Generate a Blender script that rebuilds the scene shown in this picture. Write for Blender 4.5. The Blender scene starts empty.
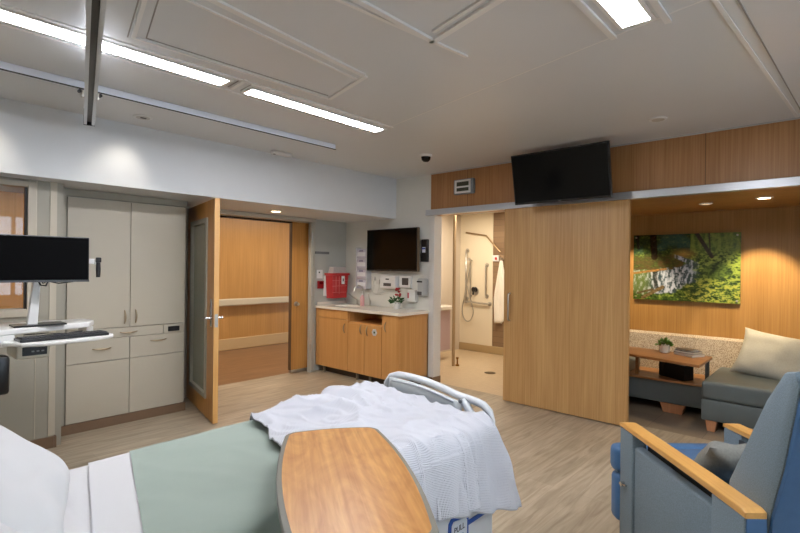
import bpy, bmesh, math, random
from mathutils import Vector, Matrix, noise
random.seed(7)
C = bpy.context.scene.collection
PI = math.pi
TH = math.radians(42.28)
FW = Vector((math.cos(TH), math.sin(TH), 0)); RT = Vector((math.sin(TH), -math.cos(TH), 0))

# ------------------------------------------------------------------ materials
def lin(c):
    return tuple(((v/255)/12.92 if v/255 <= .04045 else ((v/255+.055)/1.055)**2.4) for v in c) + (1,)
MATS = {}
def mat(name, col, rough=.5, metal=0, var=0, scale=8, bump=0, bscale=200, emit=0, trans=0, spec=.5, coat=0, alpha=1, stretch=(1,1,1), sheen=0):
    if name in MATS: return MATS[name]
    m = bpy.data.materials.new(name); m.use_nodes = True; nt = m.node_tree; b = nt.nodes['Principled BSDF']
    b.inputs['Base Color'].default_value = lin(col); b.inputs['Roughness'].default_value = rough
    b.inputs['Metallic'].default_value = metal; b.inputs['Transmission Weight'].default_value = trans
    b.inputs['Specular IOR Level'].default_value = spec; b.inputs['Coat Weight'].default_value = coat
    b.inputs['Alpha'].default_value = alpha; b.inputs['Sheen Weight'].default_value = sheen
    if emit:
        b.inputs['Emission Color'].default_value = lin(col); b.inputs['Emission Strength'].default_value = emit
    tc = nt.nodes.new('ShaderNodeTexCoord'); mp = nt.nodes.new('ShaderNodeMapping')
    mp.inputs['Scale'].default_value = stretch; nt.links.new(tc.outputs['Object'], mp.inputs['Vector'])
    if var or bump:
        n = nt.nodes.new('ShaderNodeTexNoise'); n.inputs['Scale'].default_value = scale; n.inputs['Detail'].default_value = 4
        nt.links.new(mp.outputs[0], n.inputs['Vector'])
        if var:
            r = nt.nodes.new('ShaderNodeValToRGB'); c = lin(col)
            r.color_ramp.elements[0].position = .3; r.color_ramp.elements[1].position = .7
            r.color_ramp.elements[0].color = tuple(v*(1-var) for v in c[:3])+(1,)
            r.color_ramp.elements[1].color = tuple(min(1, v*(1+var)) for v in c[:3])+(1,)
            nt.links.new(n.outputs['Fac'], r.inputs[0]); nt.links.new(r.outputs[0], b.inputs['Base Color'])
        if bump:
            n2 = nt.nodes.new('ShaderNodeTexNoise'); n2.inputs['Scale'].default_value = bscale; n2.inputs['Detail'].default_value = 2
            nt.links.new(mp.outputs[0], n2.inputs['Vector'])
            bp = nt.nodes.new('ShaderNodeBump'); bp.inputs['Strength'].default_value = bump; bp.inputs['Distance'].default_value = .003
            nt.links.new(n2.outputs['Fac'], bp.inputs['Height']); nt.links.new(bp.outputs[0], b.inputs['Normal'])
    MATS[name] = m
    return m

def wood(name, c1, c2, axis='Z', fine=60, rough=.38, cath=0.0, seams=None):
    """grain stretched along axis, with broad figure and thin pores"""
    if name in MATS: return MATS[name]
    m = bpy.data.materials.new(name); m.use_nodes = True; nt = m.node_tree; N = nt.nodes; L = nt.links
    b = N['Principled BSDF']; b.inputs['Roughness'].default_value = rough
    tc = N.new('ShaderNodeTexCoord')
    def layer(s, k, det=6, dist=0):
        mp = N.new('ShaderNodeMapping'); sc = [s, s, s]; sc['XYZ'.index(axis)] = s*k; mp.inputs['Scale'].default_value = sc
        L.new(tc.outputs['Object'], mp.inputs['Vector'])
        n = N.new('ShaderNodeTexNoise'); n.inputs['Scale'].default_value = 1; n.inputs['Detail'].default_value = det
        n.inputs['Distortion'].default_value = dist
        L.new(mp.outputs[0], n.inputs['Vector']); return n
    a = layer(fine, .018); d = layer(7, .12 if not cath else .3, 3, cath)
    mx = N.new('ShaderNodeMath'); mx.operation = 'MULTIPLY_ADD'; mx.inputs[1].default_value = .55
    mu = N.new('ShaderNodeMath'); mu.operation = 'MULTIPLY'; mu.inputs[1].default_value = .45
    L.new(d.outputs['Fac'], mu.inputs[0]); L.new(a.outputs['Fac'], mx.inputs[0]); L.new(mu.outputs[0], mx.inputs[2])
    r = N.new('ShaderNodeValToRGB'); r.color_ramp.elements[0].position = .36; r.color_ramp.elements[1].position = .64
    r.color_ramp.elements[0].color = lin(c1); r.color_ramp.elements[1].color = lin(c2)
    L.new(mx.outputs[0], r.inputs[0]); out = r.outputs[0]
    if seams:
        ax, step, off = seams
        sp = N.new('ShaderNodeSeparateXYZ'); L.new(tc.outputs['Object'], sp.inputs[0])
        ad = N.new('ShaderNodeMath'); ad.operation = 'ADD'; ad.inputs[1].default_value = off+100*step; L.new(sp.outputs['XYZ'.index(ax)], ad.inputs[0])
        mo = N.new('ShaderNodeMath'); mo.operation = 'MODULO'; mo.inputs[1].default_value = step; L.new(ad.outputs[0], mo.inputs[0])
        lt = N.new('ShaderNodeMath'); lt.operation = 'LESS_THAN'; lt.inputs[1].default_value = .006; L.new(mo.outputs[0], lt.inputs[0])
        mr = N.new('ShaderNodeMixRGB'); mr.inputs[2].default_value = tuple(v*.45 for v in lin(c1)[:3])+(1,)
        L.new(lt.outputs[0], mr.inputs[0]); L.new(out, mr.inputs[1]); out = mr.outputs[0]
    L.new(out, b.inputs['Base Color'])
    MATS[name] = m; return m

def plank_mat(name, c1, c2, c3, rough=.35):
    m = bpy.data.materials.new(name); m.use_nodes = True; nt = m.node_tree; N = nt.nodes; L = nt.links
    b = N['Principled BSDF']; b.inputs['Roughness'].default_value = rough
    tc = N.new('ShaderNodeTexCoord')
    br = N.new('ShaderNodeTexBrick'); br.inputs['Scale'].default_value = 1; br.inputs['Mortar Size'].default_value = .0012
    br.inputs['Brick Width'].default_value = 1.2; br.inputs['Row Height'].default_value = .18; br.offset = .37
    br.inputs['Color1'].default_value = lin(c1); br.inputs['Color2'].default_value = lin(c2)
    br.inputs['Mortar'].default_value = lin(tuple(v*.88 for v in c1))
    L.new(tc.outputs['Object'], br.inputs['Vector'])
    mp = N.new('ShaderNodeMapping'); mp.inputs['Scale'].default_value = (2.2, 22, 1); L.new(tc.outputs['Object'], mp.inputs['Vector'])
    n = N.new('ShaderNodeTexNoise'); n.inputs['Scale'].default_value = 1; n.inputs['Detail'].default_value = 6; n.inputs['Distortion'].default_value = 1.2
    L.new(mp.outputs[0], n.inputs['Vector'])
    r = N.new('ShaderNodeValToRGB'); r.color_ramp.elements[0].position = .3; r.color_ramp.elements[1].position = .72
    r.color_ramp.elements[0].color = lin(c3); r.color_ramp.elements[1].color = (1, 1, 1, 1)
    L.new(n.outputs['Fac'], r.inputs[0])
    mx = N.new('ShaderNodeMixRGB'); mx.blend_type = 'MULTIPLY'; mx.inputs[0].default_value = .8
    L.new(br.outputs['Color'], mx.inputs[1]); L.new(r.outputs[0], mx.inputs[2]); L.new(mx.outputs[0], b.inputs['Base Color'])
    MATS[name] = m; return m

def brick_mat(name, c1, c2, mortar, w, h, rough=.4, msize=.003, rot=None):
    m = bpy.data.materials.new(name); m.use_nodes = True; nt = m.node_tree; N = nt.nodes; L = nt.links
    b = N['Principled BSDF']; b.inputs['Roughness'].default_value = rough
    tc = N.new('ShaderNodeTexCoord'); mp = N.new('ShaderNodeMapping')
    if rot: mp.inputs['Rotation'].default_value = rot
    L.new(tc.outputs['Object'], mp.inputs['Vector'])
    br = N.new('ShaderNodeTexBrick'); br.inputs['Scale'].default_value = 1; br.inputs['Mortar Size'].default_value = msize
    br.inputs['Brick Width'].default_value = w; br.inputs['Row Height'].default_value = h
    br.inputs['Color1'].default_value = lin(c1); br.inputs['Color2'].default_value = lin(c2); br.inputs['Mortar'].default_value = lin(mortar)
    L.new(mp.outputs[0], br.inputs['Vector']); L.new(br.outputs['Color'], b.inputs['Base Color'])
    MATS[name] = m; return m

def fleck_mat(name, c1, c2, scale):
    m = bpy.data.materials.new(name); m.use_nodes = True; nt = m.node_tree; N = nt.nodes; L = nt.links
    b = N['Principled BSDF']; b.inputs['Roughness'].default_value = .85
    tc = N.new('ShaderNodeTexCoord'); mp = N.new('ShaderNodeMapping'); mp.inputs['Scale'].default_value = (1, 1.6, .55); L.new(tc.outputs['Object'], mp.inputs['Vector'])
    v = N.new('ShaderNodeTexVoronoi'); v.inputs['Scale'].default_value = scale; L.new(mp.outputs[0], v.inputs['Vector'])
    r = N.new('ShaderNodeValToRGB'); r.color_ramp.interpolation = 'CONSTANT'; r.color_ramp.elements[0].position = 0; r.color_ramp.elements[1].position = .42
    r.color_ramp.elements[0].color = lin(c2); r.color_ramp.elements[1].color = lin(c1)
    L.new(v.outputs['Distance'], r.inputs[0]); L.new(r.outputs[0], b.inputs['Base Color'])
    MATS[name] = m; return m

def waffle_mat(name, col):
    m = bpy.data.materials.new(name); m.use_nodes = True; nt = m.node_tree; N = nt.nodes; L = nt.links
    b = N['Principled BSDF']; b.inputs['Roughness'].default_value = .85; b.inputs['Base Color'].default_value = lin(col)
    tc = N.new('ShaderNodeTexCoord'); outs = []
    for d, sc in (('X', 260), ('Y', 380)):
        w = N.new('ShaderNodeTexWave'); w.bands_direction = d; w.inputs['Scale'].default_value = sc/ (2*PI); w.inputs['Distortion'].default_value = .4
        L.new(tc.outputs['Generated'], w.inputs['Vector']) if False else L.new(tc.outputs['UV'], w.inputs['Vector']); outs.append(w)
    mx = N.new('ShaderNodeMath'); mx.operation = 'ADD'; L.new(outs[0].outputs['Fac'], mx.inputs[0]); L.new(outs[1].outputs['Fac'], mx.inputs[1])
    bp = N.new('ShaderNodeBump'); bp.inputs['Strength'].default_value = .6; bp.inputs['Distance'].default_value = .004
    L.new(mx.outputs[0], bp.inputs['Height']); L.new(bp.outputs[0], b.inputs['Normal'])
    MATS[name] = m; return m

# ------------------------------------------------------------------ mesh builder
ROOTM = {}
class MB:
    def __init__(s): s.bm = bmesh.new(); s.sm = False
    def add(s, verts, faces, M=None):
        vs = [s.bm.verts.new(M @ Vector(v) if M else Vector(v)) for v in verts]
        fs = []
        for f in faces:
            try: fs.append(s.bm.faces.new([vs[i] for i in f]))
            except ValueError: pass
        return vs, fs
    def box(s, x0, x1, y0, y1, z0, z1, bev=0, seg=2, M=None):
        x0, x1 = sorted((x0, x1)); y0, y1 = sorted((y0, y1)); z0, z1 = sorted((z0, z1))
        v = [(x, y, z) for x in (x0, x1) for y in (y0, y1) for z in (z0, z1)]
        f = [(0,1,3,2), (4,6,7,5), (0,4,5,1), (2,3,7,6), (0,2,6,4), (1,5,7,3)]
        vs, fs = s.add(v, f, M)
        if bev:
            es = list({e for q in fs for e in q.edges})
            bmesh.ops.bevel(s.bm, geom=es, offset=min(bev, .49*min(x1-x0, y1-y0, z1-z0)), segments=seg, affect='EDGES', profile=.5)
        return s
    def prism(s, pts, a0, a1, plane='XY', bev=0, M=None):
        """polygon pts in plane extruded between a0 and a1 along the third axis"""
        n = len(pts)
        def P(p, a):
            return {'XY': (p[0], p[1], a), 'XZ': (p[0], a, p[1]), 'YZ': (a, p[0], p[1])}[plane]
        v = [P(p, a0) for p in pts] + [P(p, a1) for p in pts]
        f = [tuple(range(n))[::-1], tuple(range(n, 2*n))] + [(i, (i+1) % n, n+(i+1) % n, n+i) for i in range(n)]
        vs, fs = s.add(v, f, M)
        bmesh.ops.recalc_face_normals(s.bm, faces=fs)
        if bev:
            es = list({e for q in fs[:2] for e in q.edges})
            bmesh.ops.bevel(s.bm, geom=es, offset=bev, segments=2, affect='EDGES', profile=.5)
        return s
    def cyl(s, p0, p1, r0, r1=None, n=20, cap=True):
        r1 = r0 if r1 is None else r1
        return s.tube([p0, p1], [r0, r1], n, cap)
    def tube(s, pts, r, n=10, cap=True):
        s.sm = True
        pts = [Vector(p) for p in pts]; rs = r if isinstance(r, (list, tuple)) else [r]*len(pts)
        d0 = (pts[1]-pts[0]).normalized()
        u = d0.orthogonal().normalized(); rings = []
        for i, p in enumerate(pts):
            d = (pts[min(i+1, len(pts)-1)]-pts[max(i-1, 0)]).normalized()
            u = (u - d*u.dot(d)).normalized(); w = d.cross(u)
            rings.append([s.bm.verts.new(p + (u*math.cos(2*PI*k/n)+w*math.sin(2*PI*k/n))*rs[i]) for k in range(n)])
        for a, b in zip(rings, rings[1:]):
            for k in range(n): s.bm.faces.new((a[k], a[(k+1) % n], b[(k+1) % n], b[k]))
        if cap:
            s.bm.faces.new(rings[0][::-1]); s.bm.faces.new(rings[-1])
        return s
    def lathe(s, c, prof, n=20):
        s.sm = True; rings = []
        for r, z in prof:
            rings.append([s.bm.verts.new((c[0]+r*math.cos(2*PI*k/n), c[1]+r*math.sin(2*PI*k/n), c[2]+z)) for k in range(n)])
        for a, b in zip(rings, rings[1:]):
            for k in range(n): s.bm.faces.new((a[k], a[(k+1) % n], b[(k+1) % n], b[k]))
        if prof[0][0] > 1e-4: s.bm.faces.new(rings[0][::-1])
        if prof[-1][0] > 1e-4: s.bm.faces.new(rings[-1])
        return s
    def grid(s, nu, nv, fn, uv=None):
        s.sm = True
        g = [[s.bm.verts.new(fn(i/(nu-1), j/(nv-1))) for j in range(nv)] for i in range(nu)]
        lay = s.bm.loops.layers.uv.verify()
        for i in range(nu-1):
            for j in range(nv-1):
                f = s.bm.faces.new((g[i][j], g[i+1][j], g[i+1][j+1], g[i][j+1]))
                for l, (a, b) in zip(f.loops, ((i, j), (i+1, j), (i+1, j+1), (i, j+1))):
                    l[lay].uv = (a/(nu-1), b/(nv-1))
        return s
    def build(s, name, m, parent=None, smooth=None):
        me = bpy.data.meshes.new(name)
        if parent is not None and parent.name in ROOTM:
            bmesh.ops.transform(s.bm, matrix=ROOTM[parent.name].inverted(), verts=s.bm.verts)
        elif parent is None:
            if s.bm.verts:
                xs = [v.co.x for v in s.bm.verts]; ys = [v.co.y for v in s.bm.verts]; zs = [v.co.z for v in s.bm.verts]
                s.loc = Vector(((min(xs)+max(xs))/2, (min(ys)+max(ys))/2, min(zs)))
        s.bm.to_mesh(me); s.bm.free()
        o = bpy.data.objects.new(name, me); C.objects.link(o); me.materials.append(m)
        if smooth if smooth is not None else s.sm:
            for p in me.polygons: p.use_smooth = True
            try: me.set_sharp_from_angle(angle=math.radians(42))
            except Exception: pass
        if parent is not None:
            o.parent = parent; ROOTM[o.name] = ROOTM[parent.name]      # sub-parts share the root's frame
            if parent.type == 'MESH': o.matrix_local = Matrix.Identity(4)
        else:
            ROOTM[o.name] = Matrix.Identity(4)
        return o

def tag(o, label, cat, group=None):
    o['label'] = label; o['category'] = cat
    if group: o['group'] = group
    return o
def thing(name, label, cat, loc=(0, 0, 0), rz=0, group=None):
    o = bpy.data.objects.new(name, None); C.objects.link(o); o.location = loc; o.rotation_euler = (0, 0, rz)
    o.empty_display_size = .1
    ROOTM[o.name] = Matrix.Translation(Vector(loc)) @ Matrix.Rotation(rz, 4, 'Z')
    return tag(o, label, cat, group)
def struct(name, mb, m, smooth=None):
    o = mb.build(name, m, None, smooth); o['kind'] = 'structure'; return o
def one(name, mb, m, label, cat, group=None):
    return tag(mb.build(name, m), label, cat, group)
def bx(*a, **k): return MB().box(*a, **k)

# palette
greige = mat('greige_laminate', (188, 180, 163), .42, var=.02, scale=3)
greige_d = mat('greige_wall', (160, 156, 143), .5, var=.02, scale=3)
greywall = mat('alcove_wall_paint', (178, 178, 171), .6, var=.015)
white_wall = mat('white_wall_paint', (212, 215, 218), .6, var=.01)
tvwall = mat('pale_wall_paint', (216, 216, 210), .6, var=.01)
ceil_m = mat('ceiling_satin_panel', (209, 210, 210), .33, var=.01, scale=2)
trimw = mat('white_trim', (214, 212, 208), .35)
alu = mat('brushed_aluminium', (196, 199, 204), .32, .75, var=.03, stretch=(1, .05, 1), scale=60)
steel = mat('satin_steel', (190, 186, 178), .28, .9)
chrome = mat('chrome', (215, 215, 215), .12, 1)
black = mat('black_plastic', (20, 20, 22), .35)
blackgloss = mat('screen_glass', (8, 9, 10), .12, spec=.25)
matscreen = mat('monitor_matte_screen', (9, 9, 10), .5, spec=.04)
whitepl = mat('white_plastic', (222, 222, 220), .35)
wood_e = wood('oak_panel_upper', (152, 104, 60), (178, 130, 84), 'Z', 90, .35, seams=('Y', 1.22, .35))
wood_s = wood('oak_slider', (176, 132, 80), (201, 160, 106), 'Z', 80, .4)
wood_d = wood('oak_door', (180, 126, 64), (204, 150, 84), 'Z', 80, .35)
wood_c = wood('maple_corridor', (176, 128, 70), (196, 146, 86), 'Z', 60, .3)
wood_v = wood('vanity_wood', (192, 138, 78), (208, 156, 96), 'Z', 60, .35)
wood_t = wood('maple_table', (172, 114, 54), (210, 156, 90), 'Y', 60, .3, cath=4.5)
wood_n = wood('niche_oak', (150, 110, 58), (174, 132, 76), 'Z', 90, .4)
wood_arm = wood('beech_arm', (206, 150, 78), (226, 174, 102), 'Y', 60, .35)
wood_lt = wood('lounge_table_wood', (148, 100, 60), (172, 122, 76), 'Y', 60, .35)
toe = mat('brown_cove_base', (122, 98, 76), .5, var=.05)
floor_m = plank_mat('vinyl_plank', (194, 180, 158), (182, 168, 146), (190, 182, 172), .33)
cfloor_m = plank_mat('corridor_plank', (150, 112, 78), (138, 102, 70), (190, 180, 170), .35)
nfloor_m = brick_mat('niche_tile', (140, 126, 108), (130, 116, 100), (104, 94, 84), .45, .45, .35)
bfloor_m = brick_mat('bath_floor_tile', (200, 178, 146), (206, 184, 152), (190, 168, 138), .05, .05, .3, .002)
btile_m = brick_mat('brown_wall_tile', (150, 124, 96), (134, 108, 82), (110, 90, 70), .6, .1, .35, .003, rot=(0, PI/2, PI/2))
bwall_m = mat('bath_wall_panel', (232, 220, 196), .25)
counter_m = mat('solid_surface', (226, 220, 208), .22, var=.03, scale=120)
green_f = mat('sage_fabric', (146, 160, 150), .85, var=.04, scale=5, bump=.15, bscale=500, sheen=.2)
sheet_m = mat('white_sheet', (206, 206, 208), .8, bump=.08, bscale=20)
pillow_m = mat('white_pillowcase', (206, 207, 209), .8, bump=.15, bscale=14)
blanket_m = waffle_mat('white_waffle_cotton', (214, 216, 224))
bedpl = mat('bed_white_plastic', (206, 210, 214), .35)
bedgrey = mat('bed_grey_panel', (168, 172, 172), .4)
bedblue = mat('bed_blue_stripe', (28, 78, 158), .4)
vinyl_g = mat('grey_blue_upholstery', (114, 130, 140), .6, var=.2, scale=260, bump=.2, bscale=500)
vinyl_b = mat('blue_vinyl', (66, 106, 148), .45, var=.05, scale=30)
sofa_m = mat('slate_vinyl', (92, 100, 100), .42, var=.04)
fleck = fleck_mat('flecked_upholstery', (186, 172, 152), (134, 116, 100), 105)
cush_m = mat('sage_grey_cushion', (160, 157, 146), .9, var=.05, scale=80, bump=.2)
cushg_m = mat('charcoal_cushion', (122, 122, 116), .9, var=.1, scale=100, bump=.2)
red_m = mat('red_plastic', (186, 48, 50), .3)
clear_m = mat('frosted_plastic', (225, 215, 212), .3, trans=.4)

ZC = 2.66; XE = 4.826; YS = 4.47; ZS = 2.125; YN = 5.41; WX = -.6; WY = -2.2

# ------------------------------------------------------------------ setting
fl = MB(); fl.box(WX-.1, XE+.12, WY-.1, 5.62, -.08, 0)
struct('floor', fl, floor_m)
struct('floor_corridor', bx(-1.5, 9, 5.62, 7.95, -.08, 0), cfloor_m)
struct('floor_bath', bx(XE+.12, 7.4, 2.4, 5.12, -.08, 0), bfloor_m)
struct('floor_niche', bx(XE+.12, 6.4, -.8, 2.4, -.08, 0), nfloor_m)
# skewed ceiling seams: three ceiling fields meeting edge to edge with a fine reveal
ce = MB(); ce.box(WX-.1, XE+.1, WY-.1, 5.62, ZC, ZC+.1)
struct('ceiling', ce, ceil_m)
struct('ceiling_corridor', bx(-1.5, 9, 5.64, 7.95, 2.45, 2.55), white_wall)
struct('ceiling_bath', bx(XE+.12, 7.4, 2.4, 5.12, 2.42, 2.5), trimw)
struct('ceiling_niche', bx(XE+.1, 6.4, -.8, 2.4, 2.13, 2.2), wood_n)
sf = MB(); sf.box(WX, XE, YS, 5.62, ZS, ZC)
struct('wall_soffit', sf, white_wall)
# thin lines of the ceiling panels
def strip2(mb, a, b, w, h, z=ZC):
    a = Vector((a[0], a[1], 0)); b = Vector((b[0], b[1], 0)); d = (b-a).normalized(); n = Vector((-d.y, d.x, 0))*w/2
    pts = [a-n, b-n, b+n, a+n]
    mb.prism([(p.x, p.y) for p in pts], z-h, z+.002)
ribm = mat('ceiling_rib', (226, 224, 220), .35); groove = mat('ceiling_groove', (150, 146, 140), .6)
tr = MB()
for a, b, w, h in [((3.003, 2.958), (2.40, .18), .010, .001), ((2.35, .43), (4.80, .265), .02, .006),
                   ((1.90, 1.52), (1.72, .80), .02, .012), ((-.3, 1.93), (2.06, 2.19), .035, .012), ((-.3, 2.05), (2.07, 2.27), .012, .008),
                   ((.93, 2.735), (2.19, 2.68), .02, .01), ((2.19, 2.68), (2.075, 2.19), .03, .012), ((.93, 2.735), (.78, 2.10), .02, .01),
                   ((1.99, 2.62), (2.0, 2.62), .002, .001), ((.8, 1.72), (2.25, 1.56), .02, .01), ((.8, 1.60), (1.985, 1.585), .03, .013), ((1.985, 1.60), (1.80, .88), .035, .013),
                   ((-.3, 2.86), (3.0, 2.83), .02, .008), ((1.64, 3.03), (1.625, 2.82), .025, .008), ((-.3, 3.09), (3.0, 3.09), .012, .005),
                   ((1.1, .62), (2.56, .62), .03, .012), ((1.1, .87), (2.56, .87), .03, .012)]:
    strip2(tr, a, b, w, h)
struct('trim_ceiling_ribs', tr, ribm)
tr = MB()
for a, b in [((.98, 2.70), (2.15, 2.645)), ((.98, 2.70), (.86, 2.22)), ((.91, 2.76), (.76, 2.10)), ((-.3, 2.885), (1.58, 2.845)), ((1.61, 3.02), (1.60, 2.86)), ((1.70, 3.02), (1.69, 2.86)), ((1.8, .385), (4.80, .225))]:
    strip2(tr, a, b, .006, .004)
struct('trim_ceiling_grooves', tr, groove)

# north side
st = struct
wp = MB()      # left panel wall with window opening
wp.box(WX, -.1, 4.68, 4.80, 0, ZS); wp.box(-.1, .845, 4.68, 4.80, 0, 1.12); wp.box(-.1, .845, 4.68, 4.80, 2.072, ZS); wp.box(.845, 1.03, 4.68, 4.80, 0, ZS)
wp.box(1.0, 1.085, 4.70, 5.62, 0, ZS)
st('wall_north_panel', wp, greige_d)
t = MB(); t.box(.90, .907, 4.676, 4.69, .1, ZS); t.box(.99, 1.036, 4.672, 4.70, .1, ZS)
st('trim_corner', t, greige)
w = MB()
w.box(.845, .90, 4.665, 4.70, 1.06, ZS-.02, .004); w.box(-.15, .845, 4.665, 4.70, 1.06, 1.12, .004); w.box(-.15, .845, 4.665, 4.70, 2.065, ZS-.02, .004)
w.box(-.15, -.1, 4.665, 4.70, 1.06, ZS-.02, .004)
o = st('window_1', w, greige); g = bx(-.1, .845, 4.74, 4.746, 1.12, 2.065).build('window_pane', mat('clear_glass', (245, 250, 250), .02, trans=1), o)
g = bx(.835, .845, 4.70, 4.74, 1.12, 2.065).build('gasket', black, o)
wn = MB(); wn.box(1.085, 2.42, YN, 5.62, 0, ZS); wn.box(4.20, 7.5, 5.48, 5.62, 0, ZS+.5); wn.box(4.15, 4.20, 5.46, 5.50, 0, ZS); wn.box(2.42, 4.20, YN, 5.62, 2.09, ZS); wn.box(4.15, XE, 5.478, 5.50, 2.05, ZS)
st('wall_north', wn, greywall)
st('wall_corridor_upper', bx(-1.5, 5.0, 5.60, 5.66, ZS, 2.5), white_wall)
st('baseboard_north', MB().box(WX, 1.03, 4.66, 4.69, 0, .09, .004).box(1.03, 1.045, 4.66, 4.9, 0, .09), toe)
# cabinet return wall behind
# east wall
we = MB(); we.box(XE, XE+.12, 3.87, 5.62, 0, ZC)
we.box(XE, XE+.12, WY, -.6, 0, ZC)
st('wall_east', we, tvwall)
st('wall_east_upper', bx(XE, XE+.12, -.6, 3.87, 2.13, ZC), wood_e)
ee = MB(); ee.box(XE-.006, XE, 4.0, YS, ZS+.06, ZC)
st('trim_rail', MB().box(XE-.07, XE+.0, -.6, 3.90, 2.128, 2.197, .004).box(XE-.08, XE-.06, -.6, 3.90, 2.128, 2.14), alu)
st('trim_ceiling_edge', bx(XE-.012, XE, -.6, 3.87, ZC-.012, ZC), alu)
st('trim_door_post', MB().box(XE-.012, XE+.14, 3.80, 3.885, 0, 2.13, .004), trimw)
st('baseboard_post', bx(XE-.02, XE+.145, 3.798, 3.9, 0, .09), toe)
st('baseboard_east', bx(XE-.015, XE, 3.9, YN, 0, .09), toe)
# west/south walls
st('wall_west', bx(WX-.1, WX, WY, 5.62, 0, ZC), greige)
ws = MB(); ws.box(WX, .2, WY-.1, WY, 0, ZC); ws.box(3.6, XE+.1, WY-.1, WY, 0, ZC); ws.box(.2, 3.6, WY-.1, WY, 0, .8); ws.box(.2, 3.6, WY-.1, WY, 2.4, ZC)
st('wall_south', ws, white_wall)
w = MB()
for x in (.2, 1.87, 3.54): w.box(x, x+.06, WY-.08, WY+.01, .8, 2.4)
w.box(.2, 3.6, WY-.08, WY+.01, .8, .86); w.box(.2, 3.6, WY-.08, WY+.01, 2.34, 2.4)
o = st('window_2', w, trimw); bx(.26, 3.54, WY-.05, WY-.045, .86, 2.34).build('window_pane', MATS['clear_glass'], o)
# bathroom / niche shell
st('wall_bath_shower', bx(7.25, 7.4, 4.44, 5.12, .1, 2.45), bwall_m)
st('wall_bath_tile', bx(7.26, 7.4, 2.4, 4.44, .1, 2.45), btile_m)
st('baseboard_bath', MB().box(7.235, 7.3, 2.4, 5.12, 0, .13, .01), mat('bath_cove', (176, 152, 112), .35))
st('wall_bath_north', bx(XE+.12, 7.4, 5.12, 5.22, 0, 2.45), mat('bath_paint', (212, 200, 184), .5))
st('trim_bath_wing', bx(5.92, 5.96, 4.285, 4.318, 0, 2.42, .004), mat('wing_post', (176, 152, 120), .4))
st('wall_bath_south', bx(XE+.12, 7.4, 2.28, 2.42, 0, 2.5), mat('bath_paint2', (215, 200, 175), .5))
st('wall_niche_back', bx(6.3, 6.4, -.8, 2.3, 0, 2.16), wood_n)
st('wall_niche_end', bx(XE+.12, 6.4, -.8, -.7, 0, 2.16), wood_n)
0 and st('trim_niche_reveal', bx(6.29, 6.3, -.7, 2.28, 1.97, 1.975), mat('reveal_dark', (60, 40, 24), .6))
# corridor
st('wall_corridor', bx(-1.5, 9, 7.85, 7.95, .2, 2.5), wood_c)
st('wall_corridor_end', MB().box(8.9, 9, 5.6, 7.95, 0, 2.5).box(-1.6, -1.5, 4.8, 7.95, 0, 2.5), wood_c)
st('baseboard_corridor', bx(-1.5, 9, 7.835, 7.95, 0, .2, .01), mat('corridor_cove', (196, 164, 118), .45))
st('wall_store', bx(-1.5, 1.0, 4.80, 4.82, 0, 1.1), wood_c)

# corridor handrail
h = thing('handrail', 'long beige wall handrail running along the wood panelled corridor', 'handrail', (4, 7.75, .77))
MB().box(1.8, 7.0, 7.72, 7.77, .775, .895, .02).build('rail', mat('handrail_beige', (198, 184, 158), .4), h)
for x in (2.4, 3.6, 4.4, 5.1, 6.2): bx(x-.02, x+.02, 7.765, 7.852, .80, .87).build('bracket', steel, h)
one('notice_board', bx(.2, .93, 7.82, 7.85, 1.15, 1.38), mat('navy_board', (22, 40, 78), .4), 'dark blue board on the corridor wall seen through the left window', 'board')

# ------------------------------------------------------------------ entrance door leaf (open)
dang = math.atan2(4.265-5.385, 2.182-2.43)
D = Matrix.Translation((2.43, 5.385, 0)) @ Matrix.Rotation(dang, 4, 'Z')      # local x along the leaf, local -y = room side face
def dbox(mb, *a, **k): return mb.box(*a, M=D, **k)
door = bpy.data.objects.new('door_1', None); C.objects.link(door); door.location = (2.43, 5.385, 0); door.rotation_euler = (0, 0, dang); door['kind'] = 'structure'; ROOTM['door_1'] = D.copy()
Lf = 1.13; g0, g1, gz0, gz1 = .24, .86, .22, 1.90
m_ = MB(); 
for a in ((0, g0, -.02, .025, .012, 2.092), (g1, Lf, -.02, .025, .012, 2.092), (g0, g1, -.02, .025, .012, gz0), (g0, g1, -.02, .025, gz1, 2.092)): dbox(m_, *a)
m_.build('door_leaf', wood_d, door)
m_ = MB()
for a in ((g0-.03, g0+.012, -.034, .03, gz0-.03, gz1+.03), (g1-.012, g1+.03, -.034, .03, gz0-.03, gz1+.03), (g0, g1, -.034, .03, gz0-.03, gz0+.012), (g0, g1, -.034, .03, gz1-.012, gz1+.03)): dbox(m_, *a)
m_.build('glazing_frame', mat('frame_grey', (164, 160, 146), .4), door)
m_ = MB(); dbox(m_, g0, g1, -.003, .006, gz0, gz1); m_.build('door_glass', mat('tinted_glass', (188, 198, 188), .12, trans=.55), door)
m_ = MB(); dbox(m_, Lf-.001, Lf+.006, -.02, .025, .012, 2.092); m_.build('edge_strip', wood('edge_oak', (212, 160, 92), (228, 180, 112), 'Z', 80), door)
m_ = MB()
P = lambda x, y, z: D @ Vector((x, y, z))
m_.cyl(P(Lf-.07, -.02, .98), P(Lf-.07, -.075, .98), .012); m_.tube([P(Lf-.07, -.07, .98), P(Lf-.13, -.075, .975), P(Lf-.19, -.07, .965)], .010)
dbox(m_, Lf-.10, Lf-.045, -.028, -.02, .90, 1.16, bev=.004)
m_.cyl(P(Lf-.07, .025, .98), P(Lf-.07, .08, .98), .012); m_.tube([P(Lf-.07, .075, .98), P(Lf-.19, .075, .965)], .010)
m_.build('door_handle', chrome, door)
m_ = MB(); dbox(m_, Lf+.005, Lf+.009, -.012, .017, .90, 1.02); m_.build('latch_plate', steel, door)
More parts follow.
